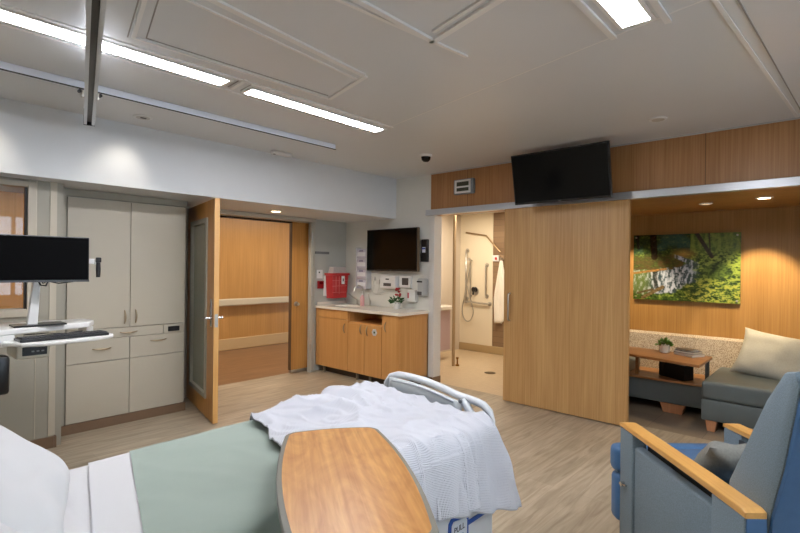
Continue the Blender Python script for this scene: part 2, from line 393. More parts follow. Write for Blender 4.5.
for z in (.30, 1.05, 1.85):
    m_ = MB(); m_.cyl((2.405, 5.375, z-.055), (2.405, 5.375, z+.055), .011, n=10); m_.box(2.36, 2.40, 5.402, 5.408, z-.055, z+.055); m_.build('hinge', black if z < 1.5 else steel, door)
# frame of the opening
fr = MB(); fr.box(2.36, 2.425, 5.36, 5.64, 0, 2.09, .003); fr.box(4.148, 4.19, 5.435, 5.46, 0, 2.09, .003); fr.box(4.205, 4.23, 5.45, 5.64, 0, 2.09); fr.box(2.36, 4.19, 5.38, 5.64, 2.075, 2.12)
st('trim_door_frame', fr, mat('frame_paint', (182, 178, 166), .4))
st('trim_door_stop', bx(2.42, 3.93, 5.56, 5.62, 2.055, 2.08), mat('head_strip_dark', (44, 32, 24), .6))  # thin dark brown strip along the head of the opening
# fixed inactive leaf
d2 = bpy.data.objects.new('door_2', None); C.objects.link(d2); d2.location = (4.02, 5.6, 0); d2['kind'] = 'structure'; ROOTM['door_2'] = Matrix.Translation((4.02, 5.6, 0))
bx(3.915, 4.203, 5.555, 5.6, .05, 2.072).build('door_leaf', wood_d, d2)
bx(3.912, 4.203, 5.552, 5.603, .01, .05).build('bottom_shoe', steel, d2)
bx(3.905, 3.916, 5.55, 5.603, .05, 2.072).build('edge_guard', mat('edge_dark', (96, 72, 50), .5), d2)
m_ = MB(); m_.cyl((3.99, 5.556, .95), (3.99, 5.548, .95), .034); m_.cyl((3.99, 5.55, .95), (3.99, 5.50, .95), .022); m_.build('door_knob', steel, d2)
for z in (.35, 1.12, 1.88):
    m_ = MB(); m_.cyl((4.152, 5.424, z-.055), (4.152, 5.424, z+.055), .012, n=10); m_.build('hinge', steel, d2)

# ------------------------------------------------------------------ tall cabinet
cb = thing('storage_cabinet', 'tall greige built-in cabinet with two upper doors above drawers beside the entrance door', 'cabinet', (1.64, 5.1, 0))
MB().box(1.087, 2.19, 4.955, 5.40, .08, 2.06).box(1.087, 1.16, 4.935, 4.96, .08, 2.06).box(1.087, 2.20, 4.935, 5.40, 2.06, 2.122).build('body', greige_d, cb)
bx(1.088, 2.195, 4.915, 5.38, 0, .082).build('cove_base', toe, cb)
def cab_door(x0, x1, z0, z1, nm, hnd=None):
    o = bx(x0, x1, 4.927, 4.953, z0, z1, .002).build(nm, greige, cb)
    if hnd:
        hx, hz, ver = hnd; n = 9; pts = []; rs = []
        for i in range(n):
            t = i/(n-1)*2-1; b_ = .026*(1-t*t)
            pts.append((hx, 4.925-b_, hz+t*.062) if ver else (hx+t*.075, 4.925-b_, hz-.006*(1-t*t))); rs.append(.0045+.0045*(1-t*t))
        MB().tube(pts, rs, 8).build('handle', mat('nickel', (168, 152, 126), .3, .9), o)
    return o
cab_door(1.168, 1.669, .892, 2.05, 'door', (1.625, .985, True)); cab_door(1.674, 2.183, .892, 2.05, 'door', (1.72, .985, True))
cab_door(1.168, 1.972, .80, .886, 'drawer', (1.66, .845, False)); 
cab_door(1.168, 1.669, .60, .795, 'drawer', (1.44, .715, False)); cab_door(1.674, 2.183, .60, .795, 'drawer', (1.93, .745, False))
cab_door(1.976, 2.183, .80, .886, 'lock_panel'); bx(2.02, 2.13, 4.918, 4.93, .815, .862, .003).build('keypad', black, cb)
cab_door(1.168, 1.669, .085, .594, 'drawer'); cab_door(1.674, 2.183, .085, .594, 'drawer')

# ------------------------------------------------------------------ computer workstation on wall arm
wk = thing('computer_workstation', 'white wall arm workstation with black monitor beside the left window', 'computer workstation', (.72, 4.1, 1.0))
MB().box(.30, .52, 4.60, 4.679, .80, 1.30, .01).build('wall_plate', whitepl, wk)
MB().box(.36, .46, 4.15, 4.61, .99, 1.05, .02).box(.36, .72, 4.08, 4.2, .995, 1.035, .01).build('support_arm', whitepl, wk)
A = math.radians(4)
def wm(x, y, z): return Matrix.Translation((x, y, z)) @ Matrix.Rotation(-A, 4, 'Z')
M1 = wm(.752, 3.78, 1.5)
mo = MB().box(-.30, .265, -.012, .03, -.145, .152, .006, M=M1).build('monitor', black, wk)
MB().box(-.293, .258, -.0135, -.0115, -.130, .145, M=M1).build('screen', matscreen, mo)
MB().box(-.30, .265, -.0145, -.0120, -.145, -.133, M=M1).build('bezel', mat('dark_grey_bezel', (66, 66, 68), .4), mo)
MB().prism([(.70, 1.072), (.755, 1.072), (.772, 1.40), (.735, 1.40)], 3.85, 3.89, 'XZ', .004).box(.66, .86, 3.81, 3.90, 1.40, 1.44, .005).build('monitor_post', whitepl, wk)
MB().box(.62, .90, 3.78, 3.93, 1.074, 1.084, .003).build('post_foot', black, wk)
MB().prism([(.42, 3.70), (1.05, 3.86), (1.11, 3.98), (1.09, 4.14), (.42, 4.14)], 1.035, 1.072, 'XY', .008).prism([(.42, 3.70), (.62, 3.745), (.62, 4.1), (.42, 4.14)], .965, 1.035, 'XY', .006).box(1.05, 1.09, 3.92, 4.12, .985, 1.035).build('work_surface', whitepl, wk)
MB().prism([(.545, 3.66), (.62, 3.56), (.72, 3.515), (1.03, 3.56), (1.13, 3.63), (1.15, 3.70), (1.11, 3.80), (.56, 3.76)], .98, 1.003, 'XY', .008).build('keyboard_tray', whitepl, wk)
MB().box(.62, .79, 3.70, 4.0, .885, .98, .01).build('control_box', mat('cream_plastic', (206, 202, 186), .4), wk)
cbx = MB().box(.65, .775, 3.694, 3.702, .907, .96, .002).build('control_panel', black, wk)
for x in (.695, .72, .745): bx(x, x+.014, 3.692, 3.695, .927, .935).build('button', mat('grey_button', (150, 150, 150), .5), cbx)
cabs = MB()
cabs.tube([(.76, 3.86, 1.40), (.78, 3.84, 1.345), (.80, 3.83, 1.36), (.86, 3.82, 1.345), (.93, 3.80, 1.355), (.97, 3.79, 1.362)], .004, 6)
cabs.build('power_cable', black, wk); cabs = MB()
cabs.tube([(.75, 3.86, 1.38), (.765, 3.83, 1.335), (.79, 3.82, 1.33), (.81, 3.83, 1.37)], .0055, 6)
cabs.build('monitor_cable', black, wk); cabs = MB()
cabs.tube([(.68, 3.84, 1.02), (.80, 3.80, 1.025), (.90, 3.82, 1.01), (1.0, 3.82, 1.02)], .004, 6)
cabs.build('keyboard_cable', black, wk)
MB().box(1.0, 1.06, 3.775, 3.79, 1.475, 1.51, .003).box(1.053, 1.083, 3.755, 3.785, 1.47, 1.508, .003).build('scanner_holder', whitepl, wk)
MB().box(.50, .58, 3.62, 3.72, .70, .93, .02).tube([(.54, 3.68, .74), (.50, 3.70, .64), (.53, 3.72, .52), (.48, 3.70, .46)], .018, 8).build('cable_holster', black, wk)
sc = MB(); sc.box(1.053, 1.083, 3.725, 3.757, 1.485, 1.52, .006); sc.tube([(1.068, 3.745, 1.49), (1.068, 3.745, 1.44), (1.068, 3.745, 1.385)], [.013, .015, .012], 10)
one('barcode_scanner', sc, black, 'black handheld scanner hanging in white holder right of the black monitor', 'scanner')
kb = thing('keyboard', 'black computer keyboard lying on the white tray', 'keyboard', (.855, 3.66, 1.003))
MK = Matrix.Translation((.850, 3.665, 1.004)) @ Matrix.Rotation(math.radians(3), 4, 'Z')
MB().box(-.235, .245, -.07, .075, 0, .016, .004, M=MK).build('case', black, kb)
k_ = MB()
for r in range(5):
    for c in range(15): k_.box(-.222+c*.031, -.222+c*.031+.026, -.058+r*.025, -.058+r*.025+.020, .015, .022, M=MK)
k_.build('keys', mat('key_grey', (48, 48, 52), .5), kb)

# ------------------------------------------------------------------ vanity with sink
XV = 4.275
va = thing('vanity_cabinet', 'wooden vanity cabinet with doors and open slot under white worktop', 'cabinet', (4.55, 4.6, 0))
y0, y1 = 3.885, 5.475
# body: sides, back, base, shelf slot
b_ = MB(); b_.box(XV, XE-.005, y0, y0+.02, .09, .89); b_.box(XV+.02, XE-.005, y1-.02, y1, .09, .89); b_.box(XE-.025, XE-.005, y0, y1, .09, .89)
b_.box(XV+.02, XE-.01, y0, y1, .09, .11); b_.box(XV+.02, XE-.01, 4.18, 4.79, .73, .75); b_.box(XV+.02, XE-.01, 4.79, 4.81, .11, .89); b_.box(XV+.02, XE-.01, 4.16, 4.18, .11, .89); b_.box(XV+.0, XV+.03, 5.41, y1, .09, .89)
b_.build('body', wood_v, va)
def vdoor(ya, yb, za, zb, nm, hy=None, hz=.66):
    o = bx(XV-.005, XV+.018, ya, yb, za, zb, .002).build(nm, wood_v, va)
    if hy:
        n = 9; pts = []; rs = []
        for i in range(n):
            t = i/(n-1)*2-1; pts.append((XV-.006-.024*(1-t*t), hy, hz+t*.06)); rs.append(.004+.004*(1-t*t))
        MB().tube(pts, rs, 8).build('handle', MATS['nickel'], o)
    return o
vdoor(5.41, 5.47, .1, .885, 'filler')
vdoor(4.80, 5.405, .10, .765, 'door', 4.86, .655); vdoor(4.80, 5.405, .77, .885, 'drawer_front')
vdoor(4.485, 4.79, .10, .735, 'door', 4.54, .67); dd = vdoor(4.18, 4.48, .10, .735, 'door', 4.425, .66); vdoor(3.905, 4.17, .10, .885, 'door', 4.105, .74)
ic = MB()
for k in range(6):
    a = k*PI/3; c = (XV-.006, 4.30+.026*math.cos(a), .655+.026*math.sin(a)); ic.cyl((XV-.008, c[1], c[2]), (XV-.004, c[1], c[2]), .02, n=14)
ic.build('round_sticker', whitepl, dd); MB().cyl((XV-.010, 4.30, .655), (XV-.007, 4.30, .655), .013, n=12).build('sticker_centre', mat('sticker_green', (70, 90, 60), .5), dd)
for yy in (4.0, 4.42, 4.66, 5.33): bx(XV+.04, XV+.07, yy, yy+.02, 0, .09).build('leg', mat('leg_grey', (130, 120, 104), .5), va)
bx(XV+.10, XE-.02, y0+.05, y1-.03, 0, .09).build('toe_kick', mat('dark_toe', (70, 58, 48), .6), va)
# worktop with basin hole made of strips and a bowl
wt = thing('worktop', 'white solid worktop with oval sink bowl on wooden vanity', 'worktop', (4.55, 4.6, .89))
cx_, cy_, rx, ry = 4.53, 5.10, .15, .21
def annulus():
    m = MB(); bm = m.bm; n = 48; X0, X1, Y0, Y1 = XV-.03, XE-.001, y0-.02, 5.479
    def ray(a):
        dx, dy = math.cos(a), math.sin(a); ts = []
        if dx > 1e-9: ts.append((X1-cx_)/dx)
        if dx < -1e-9: ts.append((X0-cx_)/dx)
        if dy > 1e-9: ts.append((Y1-cy_)/dy)
        if dy < -1e-9: ts.append((Y0-cy_)/dy)
        t = min(ts); return (cx_+dx*t, cy_+dy*t)
    ang = [2*PI*k/n for k in range(n)]+[math.atan2(Y-cy_, X-cx_) % (2*PI) for X in (X0, X1) for Y in (Y0, Y1)]
    ang = sorted(ang); N_ = len(ang)
    inn = [bm.verts.new((cx_+rx*math.cos(a), cy_+ry*math.sin(a), .925)) for a in ang]
    out = [bm.verts.new((*ray(a), .925)) for a in ang]; lo = [bm.verts.new((*ray(a), .89)) for a in ang]
    prof = [(.97, -.03), (.85, -.08), (.5, -.115), (.12, -.12)]; rings = [inn]
    for s_, dz in prof: rings.append([bm.verts.new((cx_+rx*s_*math.cos(a), cy_+ry*s_*math.sin(a), .925+dz)) for a in ang])
    for k in range(N_):
        j = (k+1) % N_
        bm.faces.new((inn[k], out[k], out[j], inn[j])); bm.faces.new((out[k], lo[k], lo[j], out[j]))
        for a, b in zip(rings, rings[1:]): bm.faces.new((a[j], b[j], b[k], a[k]))
    bm.faces.new(rings[-1]); bm.faces.new(lo)
    bmesh.ops.recalc_face_normals(bm, faces=bm.faces); m.sm = True; return m
annulus().build('slab', counter_m, wt)
MB().box(XV+.02, XE-.002, 5.468, 5.479, .925, .965).build('upstand', counter_m, wt)
fa = thing('faucet', 'chrome gooseneck faucet with lever handles behind the sink bowl', 'faucet', (4.74, 5.08, .925))
MB().cyl((4.74, 5.0, .925), (4.74, 5.0, .945), .022).tube([(4.74, 5.0, .94), (4.74, 5.0, 1.14), (4.72, 5.01, 1.19), (4.67, 5.03, 1.21), (4.62, 5.05, 1.19), (4.60, 5.06, 1.12)], .011, 10).build('spout', steel, fa)
for yy, s_ in ((5.13, 1), (4.87, -1)):
    MB().cyl((4.74, yy, .925), (4.74, yy, 1.0), .014).tube([(4.74, yy, .995), (4.70, yy+s_*.03, 1.03), (4.64, yy+s_*.08, 1.09)], .009, 8).build('handle', steel, fa)
# sharps container
sh = thing('sharps_container', 'red sharps bin with frosted lid on the end wall above the sink', 'sharps container', (4.54, 5.38, 1.01))
MB().prism([(4.44, 1.02), (4.70, 1.02), (4.73, 1.35), (4.415, 1.35)], 5.31, 5.455, 'XZ', .01).build('bin', red_m, sh)
MB().box(4.40, 4.745, 5.295, 5.46, 1.345, 1.375, .008).build('rim', mat('red_rim', (190, 50, 52), .35), sh)
MB().prism([(4.44, 1.372), (4.71, 1.372), (4.685, 1.46), (4.465, 1.465)], 5.32, 5.43, 'XZ', .012).build('lid', clear_m, sh)
m_ = MB()
for z in (1.10, 1.19, 1.27): m_.box(4.43, 4.715, 5.302, 5.31, z, z+.005)
m_.box(4.49, 4.495, 5.302, 5.31, 1.10, 1.33); m_.box(4.55, 4.555, 5.302, 5.31, 1.08, 1.33)
m_.build('moulded_lines', mat('pink_line', (214, 120, 116), .4), sh)
lb = bx(4.59, 4.645, 5.297, 5.303, 1.22, 1.335).build('paper_label', whitepl, sh); bx(4.61, 4.625, 5.294, 5.298, 1.26, 1.30).build('label_mark', black, lb)
bx(4.40, 4.68, 5.45, 5.478, 1.05, 1.33).build('wall_bracket', whitepl, sh)
c_ = one('wall_card', bx(4.28, 4.38, 5.468, 5.479, 1.30, 1.42, .002), whitepl, 'small white card with a black mark above the red box left of sharps bin', 'card')
MB().cyl((4.32, 5.466, 1.385), (4.32, 5.470, 1.385), .012, n=10).build('card_mark', black, c_)
c_ = thing('alarm_box', 'small dark red square box on grey end wall below white card', 'box', (4.34, 5.47, 1.15))
bx(4.295, 4.395, 5.455, 5.479, 1.155, 1.265, .004).build('case', mat('dark_red', (140, 14, 22), .35), c_); bx(4.315, 4.375, 5.452, 5.456, 1.22, 1.255).build('window', mat('dark_red2', (96, 12, 18), .2), c_)
c_ = one('name_strip', MB().box(4.215, 4.50, 5.472, 5.479, 1.645, 1.68, .001), mat('hook_grey', (120, 120, 120), .5), 'narrow grey name strip with black tip on grey end wall', 'wall strip')
bx(4.205, 4.25, 5.466, 5.472, 1.645, 1.68).build('tip', black, c_)
# glove boxes
gm = mat('glove_box_card', (196, 192, 206), .6); gw = mat('glove_box_band', (226, 226, 230), .6)
for i, (nm) in enumerate(('topmost', 'second from the top', 'third from the top', 'lowest')):
    z = 1.59-i*.142
    g_ = thing('glove_box', 'pale lilac glove box in wall rack beside the television, %s of four' % nm, 'glove box', (4.78, 5.04, z), 0, 'glove boxes stacked in the wall rack')
    bx(4.73, 4.82, 4.945, 5.14, z, z+.13, .004).build('carton', gm, g_)
    bx(4.727, 4.732, 4.96, 5.125, z+.03, z+.085).build('printed_band', gw, g_)
    MB().prism([(5.00, z+.095), (5.09, z+.095), (5.08, z+.115), (5.01, z+.115)], 4.726, 4.732, 'YZ').build('opening', mat('glove_slot', (126, 122, 146), .6), g_)
rk = MB()
for y in (4.934, 5.145): rk.box(4.725, 4.825, y, y+.007, 1.16, 1.74)
for i in range(4): rk.box(4.73, 4.825, 4.934, 5.152, 1.59-i*.142-.006, 1.59-i*.142-.001)
one('glove_rack', rk, mat('rack_wire', (210, 210, 212), .3, .2), 'white upright wall rack holding the four glove boxes', 'rack')
# pink soap bottles below rack
def bottle(nm, c, label, cap):
    b = thing(nm, label, 'bottle', c)
    MB().lathe(c, [(.026, 0), (.03, .01), (.03, .12), (.014, .145), (.012, .155)], 16).build('body', mat('pink_soap', (222, 168, 168), .3), b)
    MB().lathe((c[0], c[1], c[2]+.155), [(.014, 0), (.014, .02), (.004, .022), (.004, .05)], 12).tube([(c[0], c[1], c[2]+.2), (c[0]-.04, c[1], c[2]+.2), (c[0]-.045, c[1], c[2]+.19)], .005, 8).build('pump', cap, b)
bottle('soap_bottle', (4.66, 4.94, .925), 'pink pump soap bottle on worktop beside the steel faucet', whitepl)
# television on east wall of alcove
def tv(nm, label, M, w, h, side=blackgloss):
    t = thing(nm, label, 'television', M.translation)
    MB().box(-.022, .022, -w/2, w/2, -h/2, h/2, .005, M=M).build('casing', black, t)
    MB().box(-.0245, -.021, -w/2+.012, w/2-.012, -h/2+.022, h/2-.012, M=M).build('screen', blackgloss, t)
    MB().box(-.0255, -.0235, -.012, .012, -h/2+.006, -h/2+.014, M=M).build('indicator', mat('indicator_grey', (120, 120, 124), .4), t)
    return t
M2 = Matrix.Translation((4.735, 4.455, 1.70)) @ Matrix.Rotation(math.radians(-1.5), 4, 'Z')
t2 = tv('television', 'black television on pale wall above the wooden vanity', M2, .945, .565)
MB().box(-.02, .024, -.4735, -.4725, -.28, .28, M=M2).build('side_trim', mat('bronze_trim', (120, 104, 84), .35, .4), t2)
MB().box(4.755, XE-.001, 4.3, 4.6, 1.55, 1.85).build('wall_mount', black, t2)
M3 = Matrix.Translation((4.475, 2.02, 2.372)) @ Matrix.Rotation(math.radians(-11.5), 4, 'Y')
t3 = tv('television', 'black television tilted below ceiling above the wooden sliding door', M3, .965, .50)
MB().tube([(4.50, 2.02, 2.40), (4.62, 2.02, 2.46), (4.70, 2.02, 2.5)], .02, 8).box(4.68, XE, 1.87, 2.17, 2.35, 2.6).build('wall_mount', black, t3)
# small wall devices around the vanity
X1 = XE-.001
ph = thing('wall_phone', 'black wall phone with blue and white screen right of the alcove television', 'phone', (4.80, 3.94, 1.53))
MB().box(4.775, X1, 3.89, 3.985, 1.545, 1.83, .006).build('case', black, ph); ls = bx(4.772, 4.776, 3.91, 3.96, 1.66, 1.73).build('display', mat('phone_white', (214, 220, 236), .3), ph); bx(4.770, 4.773, 3.91, 3.96, 1.70, 1.72).build('blue_bar', mat('phone_blue', (60, 80, 170), .3), ls)
pd = thing('towel_dispenser', 'white paper towel dispenser with dark window below the alcove television', 'dispenser', (4.77, 4.53, 1.18))
MB().box(4.73, X1, 4.38, 4.675, 1.18, 1.355, .015).build('case', whitepl, pd); bx(4.727, 4.732, 4.46, 4.60, 1.215, 1.255, .001).build('window', mat('dark_slot', (78, 76, 74), .4), pd); bx(4.727, 4.732, 4.50, 4.56, 1.30, 1.315, .001).build('badge', black, pd)
th_ = thing('thermostat', 'square white wall controller with dark screen right of towel dispenser', 'thermostat', (4.80, 4.27, 1.2))
MB().box(4.79, X1, 4.17, 4.37, 1.20, 1.355, .006).build('case', whitepl, th_); bx(4.786, 4.791, 4.205, 4.315, 1.235, 1.33).build('screen', mat('lcd', (84, 80, 78), .2), th_)
so = thing('soap_dispenser', 'silver grey soap dispenser on wall nearest the white door post', 'dispenser', (4.77, 3.965, 1.09))
MB().box(4.735, X1, 3.89, 4.01, 1.10, 1.335, .02).build('case', mat('silver_plastic', (168, 170, 170), .35), so); bx(4.73, 4.736, 3.93, 4.0, 1.12, 1.165, .002).build('push_pad', mat('dark_grey', (72, 72, 74), .4), so); bx(4.73, 4.737, 3.925, 4.01, 1.28, 1.30).build('badge', black, so)
sn = thing('wall_bottle_holder', 'small white dispenser with red label between flowers and soap dispenser', 'dispenser', (4.79, 4.11, 1.0))
MB().box(4.76, X1, 4.06, 4.20, 1.02, 1.18, .015).build('case', whitepl, sn); bx(4.757, 4.761, 4.165, 4.19, 1.07, 1.14).build('label_strip', mat('label_pink', (196, 80, 90), .5), sn)
for i in range(2):
    cw = MB(); yb = 4.88-.1*i
    cw.tube([(4.80, yb, 1.30-.05*i), (4.80, yb-.03, 1.20), (4.81, yb+.01, 1.12), (4.81, yb-.05, 1.08), (4.81, yb-.13, 1.11), (4.81, yb-.2, 1.14-.03*i)], .0045, 6)
    cw.box(4.80, X1, yb-.03, yb+.03, 1.28-.05*i, 1.34-.05*i, .003)
    one('call_cord', cw, mat('cord_white', (208, 206, 200), .5), ('white cord drooping from wall socket right of glove boxes' if i == 0 else 'shorter white cord hanging left of towel dispenser'), 'cord')
# flower pot on worktop
fp = thing('flower_pot', 'small white pot with green leaves and red flowers on worktop', 'potted plant', (4.68, 4.305, .925))
MB().lathe((4.68, 4.305, .925), [(.035, 0), (.045, .01), (.055, .07), (.05, .075), (.044, .066), (.02, .064)], 16).build('pot', whitepl, fp)
def leafball(c, r, n, s, seed, up=.6):
    random.seed(seed); m = MB()
    for _ in range(n):
        d = Vector((random.gauss(0, 1), random.gauss(0, 1), abs(random.gauss(0, 1))*up+.05)).normalized(); p = Vector(c)+d*r*random.uniform(.35, 1)
        a = d.orthogonal().normalized(); a.rotate(Matrix.Rotation(random.random()*6.28, 3, d)); b = d
        q = s*random.uniform(.7, 1.2)
        m.add([p, p+b*q*.5+a*q*.28, p+b*q, p+b*q*.5-a*q*.28], [(0, 1, 2, 3)])
    return m
leafball((4.68, 4.305, 1.0), .08, 80, .048, 3).build('leaves', mat('dark_leaf', (44, 84, 40), .5, var=.3, scale=60), fp)
f_ = MB(); random.seed(5)
for _ in range(9):
    p = (4.70+random.uniform(-.03, .03), 4.30+random.uniform(-.03, .03), 1.08+random.uniform(0, .10)); f_.lathe(p, [(.002, 0), (.016, .008), (.02, .02), (.008, .03)], 8)
f_.build('flowers', mat('red_petals', (170, 28, 40), .5), fp)

# ------------------------------------------------------------------ clock, camera dome, ceiling bits
ck = thing('wall_clock', 'white framed digital clock on wood panel above the bathroom opening', 'clock', (4.79, 3.34, 2.35))
MB().box(4.775, XE-.001, 3.20, 3.485, 2.35, 2.53, .012).build('case', mat('clock_grey', (120, 124, 128), .4), ck)
MB().box(4.768, 4.78, 3.235, 3.465, 2.362, 2.52, .008).build('face', whitepl, ck)
for z0_, z1_ in ((2.445, 2.495), (2.385, 2.425)): bx(4.765, 4.769, 3.26, 3.43, z0_, z1_).build('display', mat('lcd_olive', (58, 62, 48), .3), ck)
dm = thing('dome_camera', 'black dome security camera on ceiling near the wood panel', 'security camera', (3.976, 3.262, ZC-.09))
MB().lathe((3.976, 3.262, ZC-.022), [(.06, 0), (.065, .01), (.065, .0215)], 24).build('collar', whitepl, dm)
MB().lathe((3.976, 3.262, ZC-.075), [(.003, 0), (.025, .004), (.045, .022), (.052, .053)], 24).build('dome', blackgloss, dm)
sd = thing('ceiling_sensor', 'long white sensor box on ceiling beside the white soffit', 'sensor', (2.914, 4.35, ZC-.03))
MB().box(2.80, 3.03, 4.31, 4.37, ZC-.035, ZC-.0005, .01).build('case', whitepl, sd); MB().cyl((2.83, 4.34, ZC-.037), (2.83, 4.34, ZC-.034), .015).build('lens', black, sd)
def lamp(e, nm, loc, power, col, size=60, blend=.4, r=.03, target=None):
    l = bpy.data.lights.new(nm, 'SPOT'); l.energy = power; l.color = col; l.spot_size = math.radians(size); l.spot_blend = blend; l.shadow_soft_size = r
    o = bpy.data.objects.new(nm, l); C.objects.link(o); o.location = loc
    d = (Vector(target)-Vector(loc)) if target else Vector((0, 0, -1)); o.rotation_euler = d.to_track_quat('-Z', 'Y').to_euler(); return o
glow = mat('lamp_warm', (255, 226, 180), .5, emit=6); glow_off = mat('lamp_dim', (200, 180, 150), .5, emit=.6)
def downlight(label, x, y, z, gm_, r=.05, ring=whitepl):
    d = thing('downlight', label, 'downlight', (x, y, z-.008), 0)
    n = 28; m = MB(); m.lathe((x, y, z-.008), [(r, 0), (r+.014, .002), (r+.016, .0075)], n); m.build('ring', ring, d)
    MB().lathe((x, y, z-.0095), [(.001, 0), (r-.004, 0), (r-.004, .004)], 24).build('lens', gm_, d); return d
downlight('glowing round downlight in soffit above the entrance door', 3.289, 4.996, ZS, glow, .055)
downlight('unlit round downlight in niche ceiling above the landscape picture', 5.541, .994, 2.13, glow_off, .045)
downlight('bright round downlight in niche ceiling right of the picture', 5.381, .521, 2.13, glow, .05)
downlight('small white ring downlight in ceiling above the wood panel', 4.181, 1.08, ZC, mat('ceil_lens', (188, 182, 172), .4), .05)
d4 = downlight('accent downlight with dark slot in ceiling near white soffit', 1.496, 4.171, ZC, mat('accent_lens', (190, 186, 180), .4), .055)
bx(1.475, 1.515, 4.15, 4.175, ZC-.013, ZC-.009).build('slot', black, d4)
bx(.93, .95, 0, .01, 0, .01) if False else None

# ------------------------------------------------------------------ ceiling light strips
em = mat('light_panel', (250, 250, 255), .5, emit=36)
SL = []
def striplight(label, x0, x1, y0, y1, z=ZC):
    d = thing('strip_light', label, 'ceiling light', ((x0+x1)/2, (y0+y1)/2, z-.012), 0, 'recessed strip lights in the ceiling')
    f = MB(); w = .02
    for a in ((x0-w, x1+w, y0-w, y0), (x0-w, x1+w, y1, y1+w), (x0-w, x0, y0, y1), (x1, x1+w, y0, y1)): f.box(*a, z-.008, z-.0005)
    f.build('frame', ribm, d); bx(x0, x1, y0, y1, z-.006, z-.001).build('diffuser', em, d)
striplight('long glowing strip light at top left crossed by the metal track beam', .25, 1.555, 2.905, 3.025)
striplight('long glowing strip light in the middle, ending nearest the dome camera', 1.735, 2.985, 2.925, 3.035)
striplight('glowing strip light at the top edge of the photo, right of centre', 1.22, 2.47, .675, .80)
striplight('added unseen strip light near the south window, fill for the room', 2.0, 3.25, -1.3, -1.18)  # unseen strip added to put more light into the room

# lift track system
lt = thing('ceiling_rail', 'fixed pale rail on ceiling running along the white soffit', 'rail', (1.4, 3.83, ZC-.055))
MB().box(-.4, 3.07, 3.655, 3.70, ZC-.045, ZC-.0005, .003).build('profile', mat('rail_pale', (232, 238, 248), .3), lt)
bx(-.4, 3.075, 3.655, 3.665, ZC-.052, ZC-.045).build('slot', black, lt)
lt2 = thing('ceiling_rail', 'fixed lift rail on ceiling over the bed, above the photo edge', 'rail', (.3, .9, ZC-.055))
MB().box(-.45, 1.1, .87, .93, ZC-.05, ZC-.0005, .003).build('profile', MATS['rail_pale'], lt2)
lb_ = thing('lift_beam', 'long silver track beam hanging under the ceiling rails at top left', 'track beam', (.7, 2.5, 2.45))
a = Vector((1.055, 3.93, 0)); b = Vector((.245, .80, 0)); d = (b-a).normalized(); n = Vector((-d.y, d.x, 0))
def beam(mb, w0, w1, z0, z1):
    pts = [a+n*w0, b+n*w0, b+n*w1, a+n*w1]; mb.prism([(p.x, p.y) for p in pts], z0, z1)
m_ = MB(); beam(m_, -.032, -.014, 2.452, 2.555); beam(m_, .014, .032, 2.452, 2.555); beam(m_, -.032, .032, 2.535, 2.562); m_.build('profile', alu, lb_)
m_ = MB(); beam(m_, -.014, .014, 2.475, 2.536); m_.build('inner_slot', mat('slot_dark', (66, 64, 62), .4, .5), lb_)
m_ = MB(); m_.prism([((a-d*.006+n*s).x, (a-d*.006+n*s).y) for s in (-.034, .034)]+[((a+n*s).x, (a+n*s).y) for s in (.034, -.034)], 2.449, 2.563); m_.build('end_cap', black, lb_)
for yy, xx in ((3.678, .99), (.9, .272)):
    MB().box(xx-.05, xx+.05, yy-.015, yy+.015, 2.562, ZC-.052, .004).build('trolley', steel, lb_)
    for s in (-1, 1): MB().cyl((xx+s*.06, yy-.010, ZC-.062), (xx+s*.06, yy+.010, ZC-.062), .011, n=14).build('wheel', black, lb_)

# ------------------------------------------------------------------ sliding door and rail
sd_ = bpy.data.objects.new('door_3', None); C.objects.link(sd_); sd_.location = (4.80, 2.12, 0); sd_['kind'] = 'structure'; ROOTM['door_3'] = Matrix.Translation((4.80, 2.12, 0))
bx(4.772, 4.815, 1.468, 2.775, .012, 2.150).build('door_leaf', wood_s, sd_)
MB().tube([(4.77, 2.70, .90), (4.735, 2.70, .91), (4.73, 2.70, .93), (4.73, 2.70, 1.17), (4.735, 2.70, 1.19), (4.77, 2.70, 1.20)], .009, 10).build('door_handle', steel, sd_)

# ------------------------------------------------------------------ bathroom things
XB = 7.25
def bar(nm, pts, label, cat='grab bar', r=.016):
    b = thing(nm, label, cat, pts[0]); MB().tube(pts, r, 10).build('bar', steel, b)
    for p in (pts[0], pts[-1]): MB().cyl((XB, p[1], p[2]), (XB-.012, p[1], p[2]), .035).build('flange', steel, b)
bar('grab_bar', [(XB, 4.49, .85), (XB-.04, 4.49, .85), (XB-.045, 4.54, .852), (XB-.045, 4.98, .87), (XB-.001, 4.985, .87)], 'long horizontal steel grab bar on the white shower wall')
bar('grab_bar', [(XB, 4.55, .98), (XB-.045, 4.55, 1.0), (XB-.045, 4.55, 1.50), (XB, 4.55, 1.52)], 'short vertical steel grab bar at right end of shower wall')
bar('grab_bar', [(XB, 4.96, .92), (XB-.045, 4.96, .94), (XB-.045, 4.96, 1.76), (XB, 4.96, 1.78)], 'tall vertical steel grab bar left of the shower hose')
ho = thing('shower_set', 'steel hand shower on slide bar with hanging hose loop', 'shower', (XB-.03, 4.86, .9))
MB().cyl((XB-.04, 4.87, .95), (XB-.04, 4.87, 1.62), .012).cyl((XB, 4.87, .97), (XB-.045, 4.87, .97), .014).cyl((XB, 4.87, 1.6), (XB-.045, 4.87, 1.6), .014).build('slide_bar', steel, ho)
MB().tube([(XB-.05, 4.87, 1.52), (XB-.09, 4.84, 1.60), (XB-.15, 4.83, 1.62)], [.012, .014, .03], 10).build('hand_shower', steel, ho)
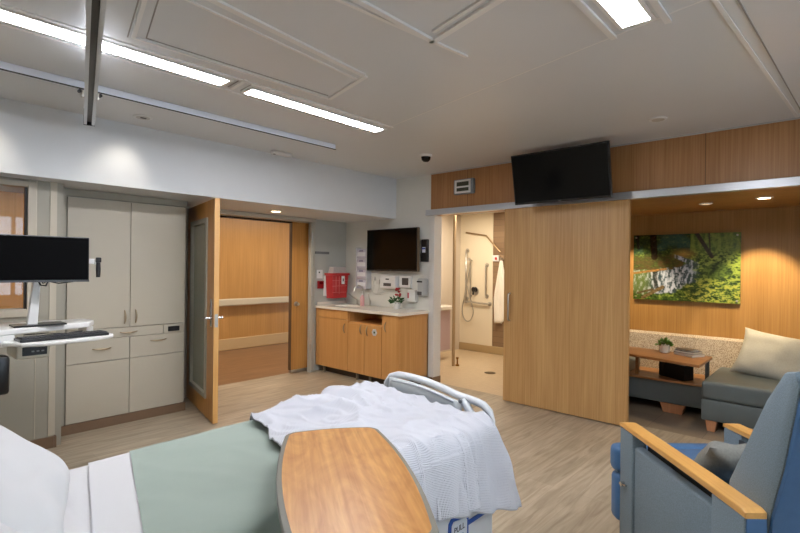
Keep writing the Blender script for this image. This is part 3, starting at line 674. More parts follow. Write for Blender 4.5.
pts = [(XB-.05, 4.87, 1.5)]+[(XB-.04, 4.92+.12*math.cos(t_), .72+.20*math.sin(t_)*(1 if math.sin(t_) < 0 else 2.2)) for t_ in [PI*.02-PI*1.02*i/12 for i in range(13)]]+[(XB-.02, 4.95, 1.15)]
MB().tube(pts, .009, 8).build('hose', steel, ho)
mv = thing('shower_valve', 'round black and steel shower valve on white shower wall', 'shower valve', (XB-.03, 4.78, 1.1))
MB().cyl((XB, 4.79, 1.06), (XB-.01, 4.79, 1.06), .075).build('plate', steel, mv); MB().cyl((XB-.01, 4.79, 1.09), (XB-.06, 4.79, 1.09), .045).tube([(XB-.05, 4.79, 1.07), (XB-.07, 4.79, 1.0)], .012, 8).build('handle', black, mv)
rl = one('curtain_rail', MB().tube([(XB-.03, 4.98, 2.10), (XB-.03, 4.56, 2.03), (XB-.03, 4.28, 1.74)], .014, 8), mat('rail_bronze', (150, 124, 88), .4, .5), 'shower curtain rail with a bar sloping down the bathroom wall', 'rail')  # rail along the wall; sloping leg follows a darker line on the tile
bx_ = thing('alarm_pull', 'small white and red call box on brown tile above towel', 'call box', (XB-.02, 4.33, 1.6))
bx(XB-.02, XB+.009, 4.315, 4.44, 1.585, 1.69, .005).build('case', whitepl, bx_); bx(XB-.024, XB-.019, 4.35, 4.385, 1.61, 1.655).build('red_mark', red_m, bx_)
tw = MB()
def twf(u, v):
    z = 1.60-v*1.06*(1-.13*(u < .5)*(1-2*u)); wd = .05+.24*min(1, v*1.6)
    y = 4.25+(u-.5)*wd - .02*v
    return Vector((XB-.03-.02*math.sin(u*14+v*2)*min(1, v*2)-.02, y, z))
tw.grid(26, 24, twf); t_ = tag(tw.build('towel', mat('white_towel', (238, 232, 220), .9, bump=.3, bscale=300)), 'white towel hanging from hook on brown bathroom tile', 'towel')
md = t_.modifiers.new('s', 'SOLIDIFY'); md.thickness = .012
one('towel_hook', MB().cyl((XB+.01, 4.25, 1.62), (XB-.05, 4.25, 1.62), .012).cyl((XB-.05, 4.25, 1.60), (XB-.05, 4.25, 1.65), .014), steel, 'steel hook on brown tile holding the white towel', 'hook')
one('floor_drain', MB().lathe((5.91, 3.645, .0), [(.075, .001), (.08, .003), (.07, .006), (.001, .006)], 24), mat('drain_metal', (96, 84, 62), .4, .7), 'round metal drain in the bathroom floor', 'drain')
bs = thing('bathroom_sink', 'pale wall hung sink counter beyond the white door post', 'sink', (5.9, 4.85, .16))
MB().box(5.62, 6.40, 4.60, 5.119, .80, .86, .01).box(5.62, 6.40, 5.09, 5.119, .86, .94).build('basin', counter_m, bs)
MB().box(5.66, 6.34, 4.66, 5.119, .16, .80).build('under_panel', mat('pale_lilac', (190, 168, 172), .5), bs)
one('sink_soap', MB().lathe((6.05, 4.75, .861), [(.03, 0), (.032, .01), (.03, .1), (.01, .12), (.01, .15)], 14), black, 'small black bottle on the bathroom sink counter', 'bottle')
one('door_stop', MB().lathe((5.985, 4.26, 0), [(.03, 0), (.03, .02), (.012, .03), (.012, .10), (.02, .11), (.02, .13)], 12), mat('brass', (150, 110, 50), .3, .9), 'short brass stop on bathroom floor beside the slim shower post', 'door stop')

# ------------------------------------------------------------------ niche: artwork, sofa, table
def sm(a, b, x):
    t = max(0, min(1, (x-a)/(b-a))); return t*t*(3-2*t)
def art_col(u, v):
    N3 = lambda a, b, c, o=4: noise.fractal(Vector((u*a, v*b, c)), .9, 2.1, o)
    n1 = N3(4, 4, 1); n2 = N3(16, 20, 4, 5); n3 = N3(34, 10, 9, 4); n4 = N3(46, 50, 2, 3)
    lf = max(0, min(1, .5+.55*n2+.45*n4))
    dk = Vector((.012, .026, .010)); mg = Vector((.085, .15, .025)); lg = Vector((.22, .29, .05)); yl = Vector((.62, .50, .07)); br = Vector((.13, .075, .03)); tl = Vector((.03, .09, .085))
    c = dk.lerp(mg, lf)                                                    # base foliage
    c = c.lerp(lg, sm(.45, .95, lf+.35*sm(.5, .8, u)-.15))                 # sunlit leaves at right
    top = sm(.66, .80, v+.03*n1)
    back = dk.lerp(tl, sm(.2, .9, .5+n1)) if u < .56 else mg.lerp(lg, sm(.2, .9, .5+.8*N3(30, 6, 3)))
    c = c.lerp(back.lerp(c, .35), top)
    if u < .5: c = c.lerp(br.lerp(dk, .5+.5*n2), .75*sm(.40, .48, v)*(1-sm(.62, .74, v)))
    mid = (1-min(1, abs(u-.50)/.14))*(1-min(1, abs(v-.70)/.10)); c = c.lerp(Vector((.38, .22, .05)), max(0, mid)*.9)
    c = c.lerp(yl, .26*sm(.52, .80, lf+.2*(.3-v))*sm(.40, .62, u)*(1-sm(.22, .42, v)))
    bs = ((u-.80)/.13)**2+((v-.45)/.13)**2; c = c.lerp(dk.lerp(mg, lf), .85*(1-sm(.6, 1.25, bs+.3*n2)))
    # stream: pool at left, narrowing up to the right, bending back
    low = .10+.62*max(0, u-.30)+.10*n1; hi = .46+.10*sm(.3, .6, u)+.04*n2
    w = sm(-.01, .03, v-low)*(1-sm(-.02, .02, v-hi))*(1-sm(.55, .66, u+.03*n2))
    bend = 1-sm(.022, .042, abs((v-.60)-(.52-u)*.55 + .02*n1)); bend *= sm(.40, .45, u)*(1-sm(.60, .66, u))
    wat = Vector((.035, .06, .07)).lerp(Vector((.42, .47, .56)), sm(.30, .95, .52+.8*n3+.25*n4+.3*(1-min(1, abs(u-.36)/.2))-.1))
    wat = wat.lerp(Vector((.16, .22, .03)), .55*(1-sm(.10, .24, u)))
    c = c.lerp(wat, max(w, bend*.8))
    def limb(x0, y0, x1, y1, r, col, k=.95):
        nonlocal c
        t = max(0, min(1, ((u-x0)*(x1-x0)+(v-y0)*(y1-y0))/((x1-x0)**2+(y1-y0)**2))); d = math.hypot(u-x0-t*(x1-x0), (v-y0-t*(y1-y0))*.72)
        c = c.lerp(Vector(col)*(.8+.5*n4), k*(1-sm(r*.8, r*1.15, d)))
    limb(.61, 1.02, .755, .66, .020, (.035, .028, .022)); limb(.20, 1.02, .215, .66, .034, (.022, .014, .008)); limb(.04, 1.0, .05, .8, .015, (.02, .016, .01))
    limb(.73, 1.0, .74, .74, .007, (.05, .05, .02)); limb(.22, .44, .235, .20, .022, (.03, .03, .02), .7)
    limb(.0, .405, .33, .475, .012, (.32, .17, .05)); limb(.10, .03, .30, .20, .020, (.17, .12, .05)); limb(.05, .10, .2, .16, .012, (.12, .09, .04))
    return (max(0, c.x), max(0, c.y), max(0, c.z), 1)
pc = thing('landscape_picture', 'large unframed landscape picture of woodland stream on niche wall', 'picture', (6.27, 1.335, 1.12))
ya, yb, za, zb = 1.872, .800, 1.12, 1.886
m_ = MB(); m_.box(6.262, 6.278, yb, ya, za, zb); m_.build('panel', mat('picture_edge', (30, 30, 24), .3), pc)
m_ = MB(); nu, nv = 300, 210
m_.grid(nu, nv, lambda u, v: Vector((6.2612, ya+(yb-ya)*u, za+(zb-za)*v))); 
po = m_.build('print', mat('print_tmp', (90, 90, 40), .25), pc, smooth=False)
ca = po.data.color_attributes.new('art', 'FLOAT_COLOR', 'POINT')
for i in range(nu):
    for j in range(nv): ca.data[i*nv+j].color = art_col(i/(nu-1), j/(nv-1))
pm = MATS['print_tmp']; at = pm.node_tree.nodes.new('ShaderNodeAttribute'); at.attribute_name = 'art'; pm.node_tree.links.new(at.outputs['Color'], pm.node_tree.nodes['Principled BSDF'].inputs['Base Color'])
for yy in (ya-.03, yb+.03):
    for zz in (za+.03, zb-.03): MB().cyl((6.298, yy, zz), (6.255, yy, zz), .010, n=12).build('standoff_pin', steel, pc)

def cushion_box(x0, x1, y0, y1, z0, z1, r=.04): return MB().box(x0, x1, y0, y1, z0, z1, r, 4)
sfa = thing('lounge_sofa', 'slate blue built-in sofa with flecked back along niche wall', 'sofa', (5.8, .8, 0))
wl = wood('leg_wood', (176, 116, 78), (198, 140, 98), 'Z', 50)
for nm_, ya_, yb_, xf in (('r', -.68, .957, 5.2), ('l', 1.74, 2.27, 5.25)):
    MB().box(xf+.005, 6.12, ya_, yb_, .10, .29, .012).build('seat_base', sofa_m, sfa, True)
    cushion_box(xf-.005, 6.12, ya_, yb_, .292, .46, .035).build('seat_cushion', sofa_m, sfa, True)
for yy, xx in ((.88, 5.24), (-.6, 5.24), (1.78, 5.3), (2.2, 5.3)): MB().prism([(yy-.03, 0), (yy+.03, 0), (yy+.045, .10), (yy-.045, .10)], xx-.02, xx+.07, 'YZ').build('leg', wl, sfa)
MB().prism([(1.20, 0), (1.37, 0), (1.40, .10), (1.17, .10)], 5.60, 5.72, 'YZ').build('leg', wl, sfa)
bx(5.58, 6.12, .96, 1.738, .10, .325, .01).build('middle_base', sofa_m, sfa)
bx(5.54, 6.12, .96, 1.738, .325, .345, .004).build('middle_shelf', wood_lt, sfa)
MB().prism([(6.09, .30), (6.285, .30), (6.285, .745), (6.20, .752), (6.16, .73)], -.69, 2.275, 'XZ', .01).build('backrest', fleck, sfa)
tb = thing('lounge_table', 'brown wooden table top between sofa seats in niche', 'table', (5.7, 1.35, .345))
MB().prism([(5.165, .965), (5.77, .965), (5.86, 1.9), (5.40, 1.9), (5.34, 1.62)], .575, .602, 'XY', .005).build('top', wood_lt, tb)
MB().box(5.72, 5.95, 1.22, 1.42, .346, .575).prism([(5.6, 1.18), (5.72, 1.12), (5.9, 1.3), (5.75, 1.45)], .346, .50).build('pedestal', black, tb)
MB().box(5.62, 5.66, 1.62, 1.65, .346, .575).build('leg', wood_lt, tb)
MB().box(5.72, 5.75, .985, 1.02, .346, .575).build('leg', sofa_m, tb)
pp = thing('potted_succulent', 'small green succulent in white pot on brown niche table', 'potted plant', (5.73, 1.40, .602))
MB().lathe((5.70, 1.385, .602), [(.042, 0), (.048, .005), (.052, .085), (.046, .087), (.042, .07), (.01, .068)], 18).build('pot', mat('ceramic', (214, 206, 190), .4), pp)
leafball((5.70, 1.385, .675), .062, 120, .04, 11, .8).build('leaves', mat('succulent', (92, 130, 52), .5, var=.25, scale=50), pp)
cols = [(150, 140, 126), (92, 88, 88), (44, 44, 46)]; zb_ = .602
for i, (w_, h_, th__, rz, lb) in enumerate(((.22, .17, .026, -.5, 'pale book at the bottom of the pile beside the succulent'), (.20, .16, .020, -.3, 'grey magazine in the middle of the pile beside the succulent'), (.18, .13, .012, -.62, 'dark magazine on top of the pile beside the succulent'))):
    M = Matrix.Translation((5.68+.02*i, 1.155+.015*i, zb_)) @ Matrix.Rotation(rz+PI/2, 4, 'Z')
    bk = thing('magazine', lb, 'magazine', (5.68+.02*i, 1.155+.015*i, zb_), 0, 'magazines piled on the niche table')
    MB().box(-w_/2+.003, w_/2-.003, -h_/2+.003, h_/2-.003, .002, th__-.002, M=M).build('pages', mat('paper', (214, 208, 196), .7), bk)
    MB().box(-w_/2, w_/2, -h_/2, h_/2, 0, .002, M=M).box(-w_/2, w_/2, -h_/2, h_/2, th__-.002, th__, M=M).build('cover', mat('cover%d' % i, cols[i], .3), bk)
    zb_ += th__

def pillow(w, h, t, M, n=28, pinch=.06, seed=0, wr=.006):
    m = MB(); m.sm = True; g = {}
    def P(u, v, s):
        x = u*2-1; y = v*2-1
        k = 1-pinch*(1-abs(y)**2)*abs(x)**6 ; k2 = 1-pinch*(1-abs(x)**2)*abs(y)**6
        e = max(0, (1-x**4))**.55*max(0, (1-y**4))**.55
        z = s*t/2*e + wr*noise.noise(Vector((x*2.5+seed, y*2.5, s)))*4*e
        return M @ Vector((x*k*w/2, y*k2*h/2, z))
    for s in (1, -1):
        for i in range(n+1):
            for j in range(n+1):
                if s == -1 and (i in (0, n) or j in (0, n)): g[(s, i, j)] = g[(1, i, j)]
                else: g[(s, i, j)] = m.bm.verts.new(P(i/n, j/n, s))
        for i in range(n):
            for j in range(n):
                q = [g[(s, i, j)], g[(s, i+1, j)], g[(s, i+1, j+1)], g[(s, i, j+1)]]
                m.bm.faces.new(q if s == 1 else q[::-1])
    return m
# sofa cushion: leans on the backrest, one corner up
def basis(o, xa, ya, za): 
    M = Matrix.Identity(4)
    for r in range(3): M[r][0] = xa[r]; M[r][1] = ya[r]; M[r][2] = za[r]; M[r][3] = o[r]
    return M
nz = Vector((-.86, .12, .50)).normalized(); ux = Vector((0, -1, 0)); ux = (ux-nz*ux.dot(nz)).normalized(); uy = nz.cross(ux)
if uy.z < 0: uy = -uy
rot = math.radians(-12)
xa = ux*math.cos(rot)+uy*math.sin(rot); ya_ = -ux*math.sin(rot)+uy*math.cos(rot)
za_ = xa.cross(ya_)
one('throw_pillow', pillow(.66, .50, .15, basis(Vector((5.87, .46, .645)), xa, ya_, za_), pinch=.10, seed=3, wr=.005), cush_m, 'large sage grey cushion leaning on flecked sofa back', 'pillow')

# ------------------------------------------------------------------ recliner chair (local x = right, y = forward)
AO, DO = 1.495, 2.05
cl = FW*DO+RT*AO
ch = thing('recliner_chair', 'grey and blue patient recliner with wooden armrests at right front', 'armchair', (cl.x, cl.y, 0), TH-PI/2)
CM = ROOTM[ch.name]
def cbx(x0, x1, y0, y1, z0, z1, bev=0, seg=3, mb=None): 
    mb = mb or MB(); mb.box(x0, x1, y0, y1, z0, z1, bev, seg, M=CM); return mb
for s in (-1, 1):
    xo, xi = (-.335, -.262) if s == -1 else (.275, .205)
    arm = MB(); arm.prism([(-.43, .652), (-.43, .672), (-.41, .680), (-.15, .685), (.47, .684), (.50, .676), (.50, .660), (-.18, .658)], xo+s*.002, xi, 'YZ', .004, M=CM); arm.build('armrest', wood_arm, ch)
    q = cbx(xo, xi, .36, .492, .10, .660, .006).build('front_post', vinyl_g, ch, True)
    if s == -1:
        MB().cyl(CM @ Vector((xo, .44, .38)), CM @ Vector((xo-.02, .44, .38)), .012, n=12).cyl(CM @ Vector((xo-.01, .40, .388)), CM @ Vector((xo-.014, .46, .375)), .006, n=8).build('lock_knob', chrome, q)
    cbx(xo-s*.010, xi+s*.012, -.25, .36, .12, .60, .012).build('side_panel', vinyl_g, ch, True)
    cbx(xi-s*.004, xi-s*.012, -.25, .36, .12, .64, 0).build('arm_gap_backing', mat('arm_gap_shade', (46, 50, 54), .7), ch)  # dark sheet added behind the panel to shade the gap under the arm
    cbx(xo, xi, -.425, -.25, .10, .655, .006).build('rear_post', vinyl_g, ch, True)
    cbx(xo-s*.004, xi, -.43, -.424, .10, .652, .002).build('rear_face', vinyl_b, ch)
    for yy in (-.36, .42): 
        c = CM @ Vector((xo-s*.03, yy, .04)); dx = (CM.to_3x3() @ Vector((1, 0, 0)))*.013
        MB().cyl(c-dx, c+dx, .04, n=18).box((xo-s*.045), (xo-s*.015), yy-.015, yy+.015, .06, .10, M=CM).build('caster', mat('caster_grey', (60, 58, 56), .5), ch)
cbx(-.26, .203, -.25, .50, .20, .38, .02).build('seat_base', vinyl_b, ch, True)
cbx(-.257, .200, -.24, .52, .38, .545, .04, 4).build('seat_cushion', vinyl_b, ch, True)
cbx(-.350, .275, .494, .60, .40, .545, .035, 4).build('footrest_top', vinyl_b, ch, True)
cbx(-.345, .275, .496, .59, .15, .402, .03, 4).build('footrest_panel', vinyl_b, ch, True)
back = [(-.19, .45), (-.215, .60), (-.231, .70), (-.41, 1.045), (-.486, 1.154), (-.53, 1.165), (-.552, 1.12), (-.49, .84), (-.432, .65), (-.40, .36), (-.30, .34)]
MB().prism(back, -.262, .203, 'YZ', .018, M=CM).build('backrest', vinyl_g, ch, True)
bk2 = [(-.545, 1.145), (-.562, 1.12), (-.502, .84), (-.440, .65), (-.41, .30), (-.39, .30), (-.42, .65), (-.48, .84), (-.53, 1.12)]
MB().prism(bk2, -.252, .195, 'YZ', .004, M=CM).build('back_panel', vinyl_b, ch, True)
n_ = Vector((0, .78, .62)).normalized(); u_ = Vector((1, .0, 0)); v_ = n_.cross(u_)
Mp = CM @ basis(Vector((-.06, .02, .64)), u_, v_, n_) @ Matrix.Rotation(math.radians(4), 4, 'Z')
one('throw_pillow', pillow(.36, .28, .12, Mp, pinch=.08, seed=8), cushg_m, 'small charcoal grey pillow on the blue recliner seat', 'pillow')

# ------------------------------------------------------------------ bed
YF, YNR, ZB = 2.13, 1.25, .715
bd = thing('hospital_bed', 'white hospital bed with looped footboard and blue striped foot panel', 'bed', (1.1, 1.68, 0))
MB().box(.10, 2.05, 1.32, 2.05, .30, .44, .02).box(.4, 1.8, 1.4, 1.98, .14, .30, .02).build('base_frame', bedgrey, bd)
MB().box(.45, 2.12, YNR+.01, YF-.02, .44, ZB, .05, 4).prism([(.5, .5), (.5, ZB), (.42, ZB), (.0, ZB+.37), (-.03, .95), (.38, .5)], YNR+.01, YF-.02, 'XZ', .02).build('mattress', mat('mattress_blue', (90, 110, 140), .6), bd, True)
MB().tube([(-.06, 1.27, .45), (-.06, 1.27, 1.0), (-.06, 1.35, 1.08), (-.06, 2.03, 1.08), (-.06, 2.11, 1.0), (-.06, 2.11, .45)], .022, 10).box(-.075, -.045, 1.29, 2.09, .55, 1.06, .01).build('headboard', bedpl, bd)
FX = 2.175
pts = [(FX, 1.329, .44), (FX, 1.329, .60), (FX, 1.332, .69), (FX, 1.345, .735), (FX, 1.38, .762), (FX, 1.43, .772)]
fp_ = pts+[(FX+.01, 1.54, .778), (FX+.015, 1.66, .80), (FX+.015, 1.78, .818), (FX+.01, 1.90, .826), (FX, 1.98, .826), (FX, 2.04, .806), (FX, 2.075, .76), (FX, 2.08, .69), (FX, 2.08, .44)]
foot = MB().tube(fp_, .021, 14)
fo = foot.build('footboard', bedpl, bd)
def pf(u, v):
    y = 1.50+u*.52; zt = .755+.055*math.sin(min(1, u*1.25)*PI/2)
    return Vector((FX-.018-.008*math.sin(u*PI), y, .44+v*(zt-.44)))
pn = MB().grid(16, 8, pf).build('footboard_panel', mat('bed_light_panel', (194, 198, 200), .4), fo); md = pn.modifiers.new('s', 'SOLIDIFY'); md.thickness = .02; md.offset = -1
MB().tube([(FX-.035, 2.0, .795), (FX-.042, 1.85, .80), (FX-.045, 1.7, .79), (FX-.04, 1.54, .757)], .007, 8).build('panel_lip', bedpl, fo)
MB().cyl((FX-.04, 1.50, .765), (FX+.01, 1.50, .765), .011, n=14).build('joint_knob', mat('joint_grey', (120, 124, 128), .4), fo)
MB().tube([(FX-.01, 1.50, .765), (FX-.02, 1.46, .73), (FX-.02, 1.41, .67), (FX-.02, 1.38, .60), (FX-.02, 1.37, .46)], .022, 10).build('inner_brace', bedpl, fo)
sp = MB().box(1.45, 2.012, 1.215, 1.262, .16, .56, .012).build('foot_side_panel', bedpl, bd)
MB().prism([(1.80, .342), (2.0, .342), (2.0, .362), (1.80, .362)], 1.211, 1.216, 'XZ').build('blue_stripe', bedblue, sp)
pl = [(1.64, .25), (1.655, .40), (1.675, .418), (1.78, .405), (1.80, .385), (1.80, .25)]
lbp = MB().prism(pl, 1.210, 1.216, 'XZ', .002).build('handle_label', bedblue, sp)
pl2 = [(1.658, .262), (1.672, .388), (1.685, .40), (1.77, .39), (1.783, .376), (1.783, .262)]
MB().prism(pl2, 1.2075, 1.2105, 'XZ').build('label_face', mat('label_pale', (206, 212, 220), .4), lbp)
tx = bpy.data.curves.new('pull_text', 'FONT'); tx.body = 'PULL'; tx.size = .036; tx.extrude = .0006; tx.align_x = 'CENTER'
to = bpy.data.objects.new('pull_text_tmp', tx); C.objects.link(to); bpy.context.view_layer.update()
me = bpy.data.meshes.new_from_object(to); bpy.data.objects.remove(to)
me.transform(Matrix.Translation((1.725, 1.2068, .348)) @ Matrix.Rotation(PI/2, 4, 'X')); me.transform(ROOTM[bd.name].inverted())
lo = bpy.data.objects.new('pull_lettering', me); C.objects.link(lo); lo.parent = lbp; me.materials.clear(); me.materials.append(black)
MB().box(1.69, 1.755, 1.206, 1.209, .27, .33, .001).build('handle_recess', bedblue, lbp)
for x in (.35, 1.85):
    for y in (1.38, 2.0):
        MB().cyl((x, y-.02, .075), (x, y+.02, .075), .072, n=22).box(x-.03, x+.03, y-.03, y+.03, .10, .30, .01).build('caster', mat('bed_caster', (70, 72, 76), .5), bd)

# cross-section of the bed surface, arc length s measured from far hang to near hang
def section(s, hf, off, yf=YF, yn=YNR, z=ZB, r=.055, flare=0.0):
    """s from 0 at far hem; returns y, z"""
    yf_, yn_ = yf+off, yn-off; zt = z+off; R = r+off; q = PI/2*R; top = (yf_-yn_)-2*R
    if s < hf: return yf_, zt-R-(hf-s)
    s -= hf
    if s < q: a = s/R; return yf_-R+R*math.cos(a), zt-R+R*math.sin(a)
    s -= q
    if s < top: return yf_-R-s, zt
    s -= top
    if s < q: a = s/R; return yn_+R-R*math.sin(a), zt-R+R*math.cos(a)
    s -= q
    return yn_-flare*s, zt-R-s
def slen(hf, hn, off, r=.055): return hf+hn+PI*(r+off)+(YF-YNR+2*off-2*(r+off))
def cloth(x0, x1, hf, hn, off, nx, ns, zfun=None, xl=None, hem=None, wr=0, seed=0, flare=0, th=.006):
    m = MB()
    def fn(u, v):
        hnn = hn(u) if callable(hn) else hn
        L_ = slen(hf, hnn, off); s = v*L_
        fl_ = flare(u) if callable(flare) else flare
        y, z = section(s, hf, off, flare=fl_)
        xa_, xb_ = (x0(y) if callable(x0) else x0), (x1(y, z) if callable(x1) else x1)
        x = xa_+(xb_-xa_)*u
        dz = 0
        if wr: 
            w_ = noise.fractal(Vector((x*3.2+seed, y*3.2+z*2, seed)), 1, 2, 3)
            rd = 1-abs(noise.noise(Vector((x*4+y*2.2+seed*3, y*3.0-x*1.3, seed)))*2.2)
            r2 = 1-abs(noise.noise(Vector((x*11+y*5+seed, y*7.0-x*3, seed+7)))*2.4)
            dz = wr*(.7*w_+.8*max(0, rd)**2+(.45*max(0, r2)**3 if wr > .01 else 0))
        dy = 0
        if zfun: dz += zfun(x, y, u, v)
        hang = max(0, (ZB-.03)-z)
        if hang > 0 and y < 1.6: y -= dz*.6+.012*math.sin(x*38+seed)*min(1, hang*5); 
        else: z += dz
        return Vector((x, y, z))
    m.grid(nx, ns, fn); return m
def headlift(x, y, u=0, v=0): return max(0, (.42-x))*.88
sh_ = cloth(.06, .83, .12, .15, .008, 40, 60, zfun=headlift)
o = tag(sh_.build('bed_sheet', sheet_m), 'smooth white bed sheet between the pillow and green bedspread', 'sheet')
fold = cloth(lambda y: .58-.25*(2.13-max(y, YNR)), .84, .06, .12, .016, 14, 60); fold.build('folded_edge', sheet_m, o)
gs = cloth(lambda y: .725-.285*(2.13-max(y, YNR)), 1.98, .16, .20, .020, 60, 60, wr=.0035, seed=2)
o = tag(gs.build('bedspread', green_f), 'sage green bedspread laid smooth across the bed', 'bedspread')

def bl_x0(y): return 1.265-.31*(2.14-max(y, 1.2))+.012*math.sin(y*21)
def hangk(z): return max(0, min(1, (ZB-z)/.36))
def folds(x, y, u, v):
    # soft pleats that run across the bed from the far edge
    k = math.sin(x*22+2.2*math.sin(y*3.1)+1.1*math.sin(x*7))
    return .024*k*sm(1.2, 1.35, x)*(1-sm(1.75, 2.0, x))*sm(1.55, 1.9, y) + .018*sm(1.3, 1.5, x)*sm(1.7, 2.0, y)*(1-sm(1.9, 2.1, x))
def bA_x1(y, z): return 2.04+.11*hangk(z)-.02*(y > 1.6)*math.sin(y*17)+.05*sm(1.5, 2.0, y)
bA = cloth(1.55, bA_x1, .06, lambda u: .20+.14*u, .030, 90, 130, wr=.026, seed=5, flare=lambda u: .08+.16*u*u)
o = tag(bA.build('blanket', blanket_m), 'crumpled white waffle blanket draped over the foot of bed', 'blanket')
bB = cloth(bl_x0, lambda y, z: 2.03-.23*(1-sm(1.3, 2.0, y))+.05*hangk(z)+.008*math.sin(y*14) if z > ZB-.1 else 1.80+.05*hangk(z), .04, lambda u: .10+.14*u, .040, 110, 150, wr=.030, seed=9, flare=.10, zfun=folds)
bB.build('folded_layer', blanket_m, o)
for ob in [o]+list(o.children): md = ob.modifiers.new('s', 'SOLIDIFY'); md.thickness = .006
# pillow on the raised head end
pa = Vector((-.92, .0, .36)).normalized(); 
ydir = Vector((.27, .963, 0)).normalized(); xd0 = Vector((-.80, .20, .60)); xdir = (xd0-ydir*xd0.dot(ydir)).normalized(); nn = xdir.cross(ydir)
if nn.z < 0: nn = -nn; ydir = -ydir
pc0 = Vector((.335, 1.60, .715))+xdir*.225+nn*.060
one('bed_pillow', pillow(.46, .68, .19, basis(pc0, xdir, ydir, xdir.cross(ydir)), 36, .05, 1, .006), pillow_m, 'plump white pillow at the head of bed in bottom left corner', 'pillow')

# ------------------------------------------------------------------ overbed table
tang = math.atan2(.83, .555)-PI/2
ot = thing('overbed_table', 'wood grain overbed table with grey rim across the bed', 'table', (.99, 1.115, 0), tang)
OM = ROOTM[ot.name]
def outline(hw, hwe, hl, r, n=10):
    pts = []
    N_ = 14
    def side(sx):
        out = []
        for i in range(N_+1):
            t = -1+2*i/N_; y = t*(hl-r); out.append((sx*(hwe+(hw-hwe)*(1-t*t)), y))
        return out
    R_ = side(1); 
    pts += R_
    x, y = R_[-1]
    for i in range(1, n): a = PI/2*i/n; pts.append((x-r+r*math.cos(a), hl-r+r*math.sin(a)))
    for i in range(0, 7): t = 1-2*i/6; pts.append((t*(hwe-r), hl+.012*(1-t*t)))
    for i in range(1, n): a = PI/2+PI/2*i/n; pts.append((-x+r+r*math.cos(a), hl-r+r*math.sin(a)))
    pts += side(-1)[::-1]
    for i in range(1, n): a = PI+PI/2*i/n; pts.append((-x+r+r*math.cos(a), -hl+r+r*math.sin(a)))
    for i in range(0, 7): t = -1+2*i/6; pts.append((t*(hwe-r), -hl-.012*(1-t*t)))
    for i in range(1, n): a = 1.5*PI+PI/2*i/n; pts.append((x-r+r*math.cos(a), -hl+r+r*math.sin(a)))
    return pts
MB().prism(outline(.205, .178, .405, .05), .822, .851, 'XY', .006, M=OM).build('rim', mat('table_rim', (118, 115, 106), .45), ot, True)
MB().prism(outline(.189, .162, .389, .042), .835, .8525, 'XY', M=OM).build('table_top', wood_t, ot)
MB().box(-.04, .04, -.36, -.30, .06, .822, .008, M=OM).box(-.10, .10, -.38, .1, .80, .822, .005, M=OM).build('column', mat('table_metal', (180, 178, 170), .4, .4), ot)
MB().box(-.24, -.19, -.42, .25, .03, .08, .01, M=OM).box(.19, .24, -.42, .25, .03, .08, .01, M=OM).box(-.24, .24, -.37, -.29, .03, .085, .01, M=OM).build('base', mat('table_metal2', (150, 148, 142), .4, .4), ot)
for sx in (-.215, .215):
    for yy in (-.38, .21): 
        MB().cyl(OM @ Vector((sx-.012, yy, .022)), OM @ Vector((sx+.012, yy, .022)), .022, n=14).build('caster', black, ot)

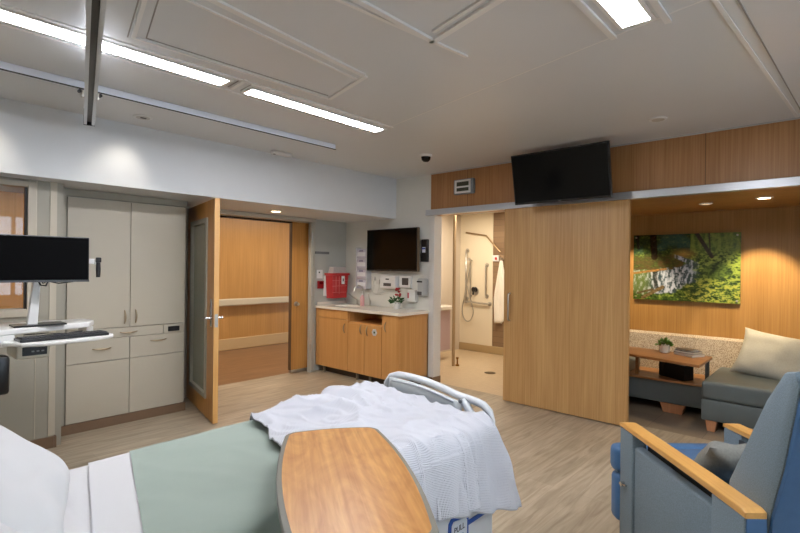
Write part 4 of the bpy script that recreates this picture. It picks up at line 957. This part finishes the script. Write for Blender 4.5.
# ------------------------------------------------------------------ lights
W = bpy.data.worlds.new('World'); bpy.context.scene.world = W; W.use_nodes = True
bg = W.node_tree.nodes['Background']; bg.inputs[0].default_value = (.70, .83, 1, 1); bg.inputs[1].default_value = 3.0
po_ = bpy.data.lights.new('window_daylight', 'AREA'); po_.shape = 'RECTANGLE'; po_.size = 3.3; po_.size_y = 1.5; po_.cycles.is_portal = True
oo = bpy.data.objects.new('window_daylight', po_); C.objects.link(oo); oo.location = (1.9, WY-.12, 1.6); oo.rotation_euler = Vector((0, 1, 0)).to_track_quat('-Z', 'Z').to_euler()
warm = (1, .80, .52); warm2 = (1, .86, .68)
lamp(None, 'niche_spot', (5.66, .62, 2.11), 75, warm, 58, .55, .03, (6.3, .62, 1.02))
lamp(None, 'niche_downlight', (5.381, .521, 2.11), 20, warm, 130, .8, .04)
lamp(None, 'niche_downlight_dim', (5.541, 1.2, 2.11), 16, warm, 130, .8, .04)
lamp(None, 'niche_spot_left', (5.66, 1.85, 2.11), 55, warm, 58, .55, .03, (6.3, 1.85, 1.02))
lamp(None, 'entry_spot', (3.289, 4.996, 2.11), 34, warm2, 155, .6, .05)
lamp(None, 'soffit_spot', (1.496, 4.171, 2.64), 8, (1, .9, .75), 75, 1, .06, (1.40, 4.47, 2.14))
lamp(None, 'soffit_spot_left', (.52, 4.171, 2.64), 8, (1, .9, .75), 75, 1, .06, (.50, 4.47, 2.16))
def area(nm, loc, sx, sy, p, col):
    l = bpy.data.lights.new(nm, 'AREA'); l.shape = 'RECTANGLE'; l.size = sx; l.size_y = sy; l.energy = p; l.color = col
    o = bpy.data.objects.new(nm, l); C.objects.link(o); o.location = loc; return o
area('bath_light', (6.2, 4.3, 2.40), .6, .6, 18, warm2)
area('bath_light_rear', (6.0, 3.2, 2.40), .5, .5, 7, warm2)
area('corridor_light', (4.6, 6.7, 2.43), 2.6, .3, 26, (1, .90, .76))
area('corridor_light_left', (1.4, 6.5, 2.43), 1.6, .3, 18, (1, .90, .76))

# ------------------------------------------------------------------ camera
cam = bpy.data.cameras.new('cam'); co = bpy.data.objects.new('camera', cam); C.objects.link(co)
cam.sensor_width = 36; cam.lens = 486.5*36/800; cam.clip_start = .02
Rm = Matrix.Identity(4)
rl_ = math.radians(.62)
x_ = RT*math.cos(rl_)+Vector((0, 0, -1))*math.sin(rl_)*(-1)*(-1); x_ = (RT*math.cos(rl_) + Vector((0, 0, 1))*math.sin(rl_)).normalized()
z_ = -FW; y_ = z_.cross(x_)
co.matrix_world = basis(Vector((0, 0, 1.48)), x_, y_, z_)
bpy.context.scene.camera = co
vs = bpy.context.scene.view_settings; vs.view_transform = 'Standard'; vs.look = 'None'; vs.gamma = 1; vs.use_curve_mapping = False; vs.exposure = 0.85
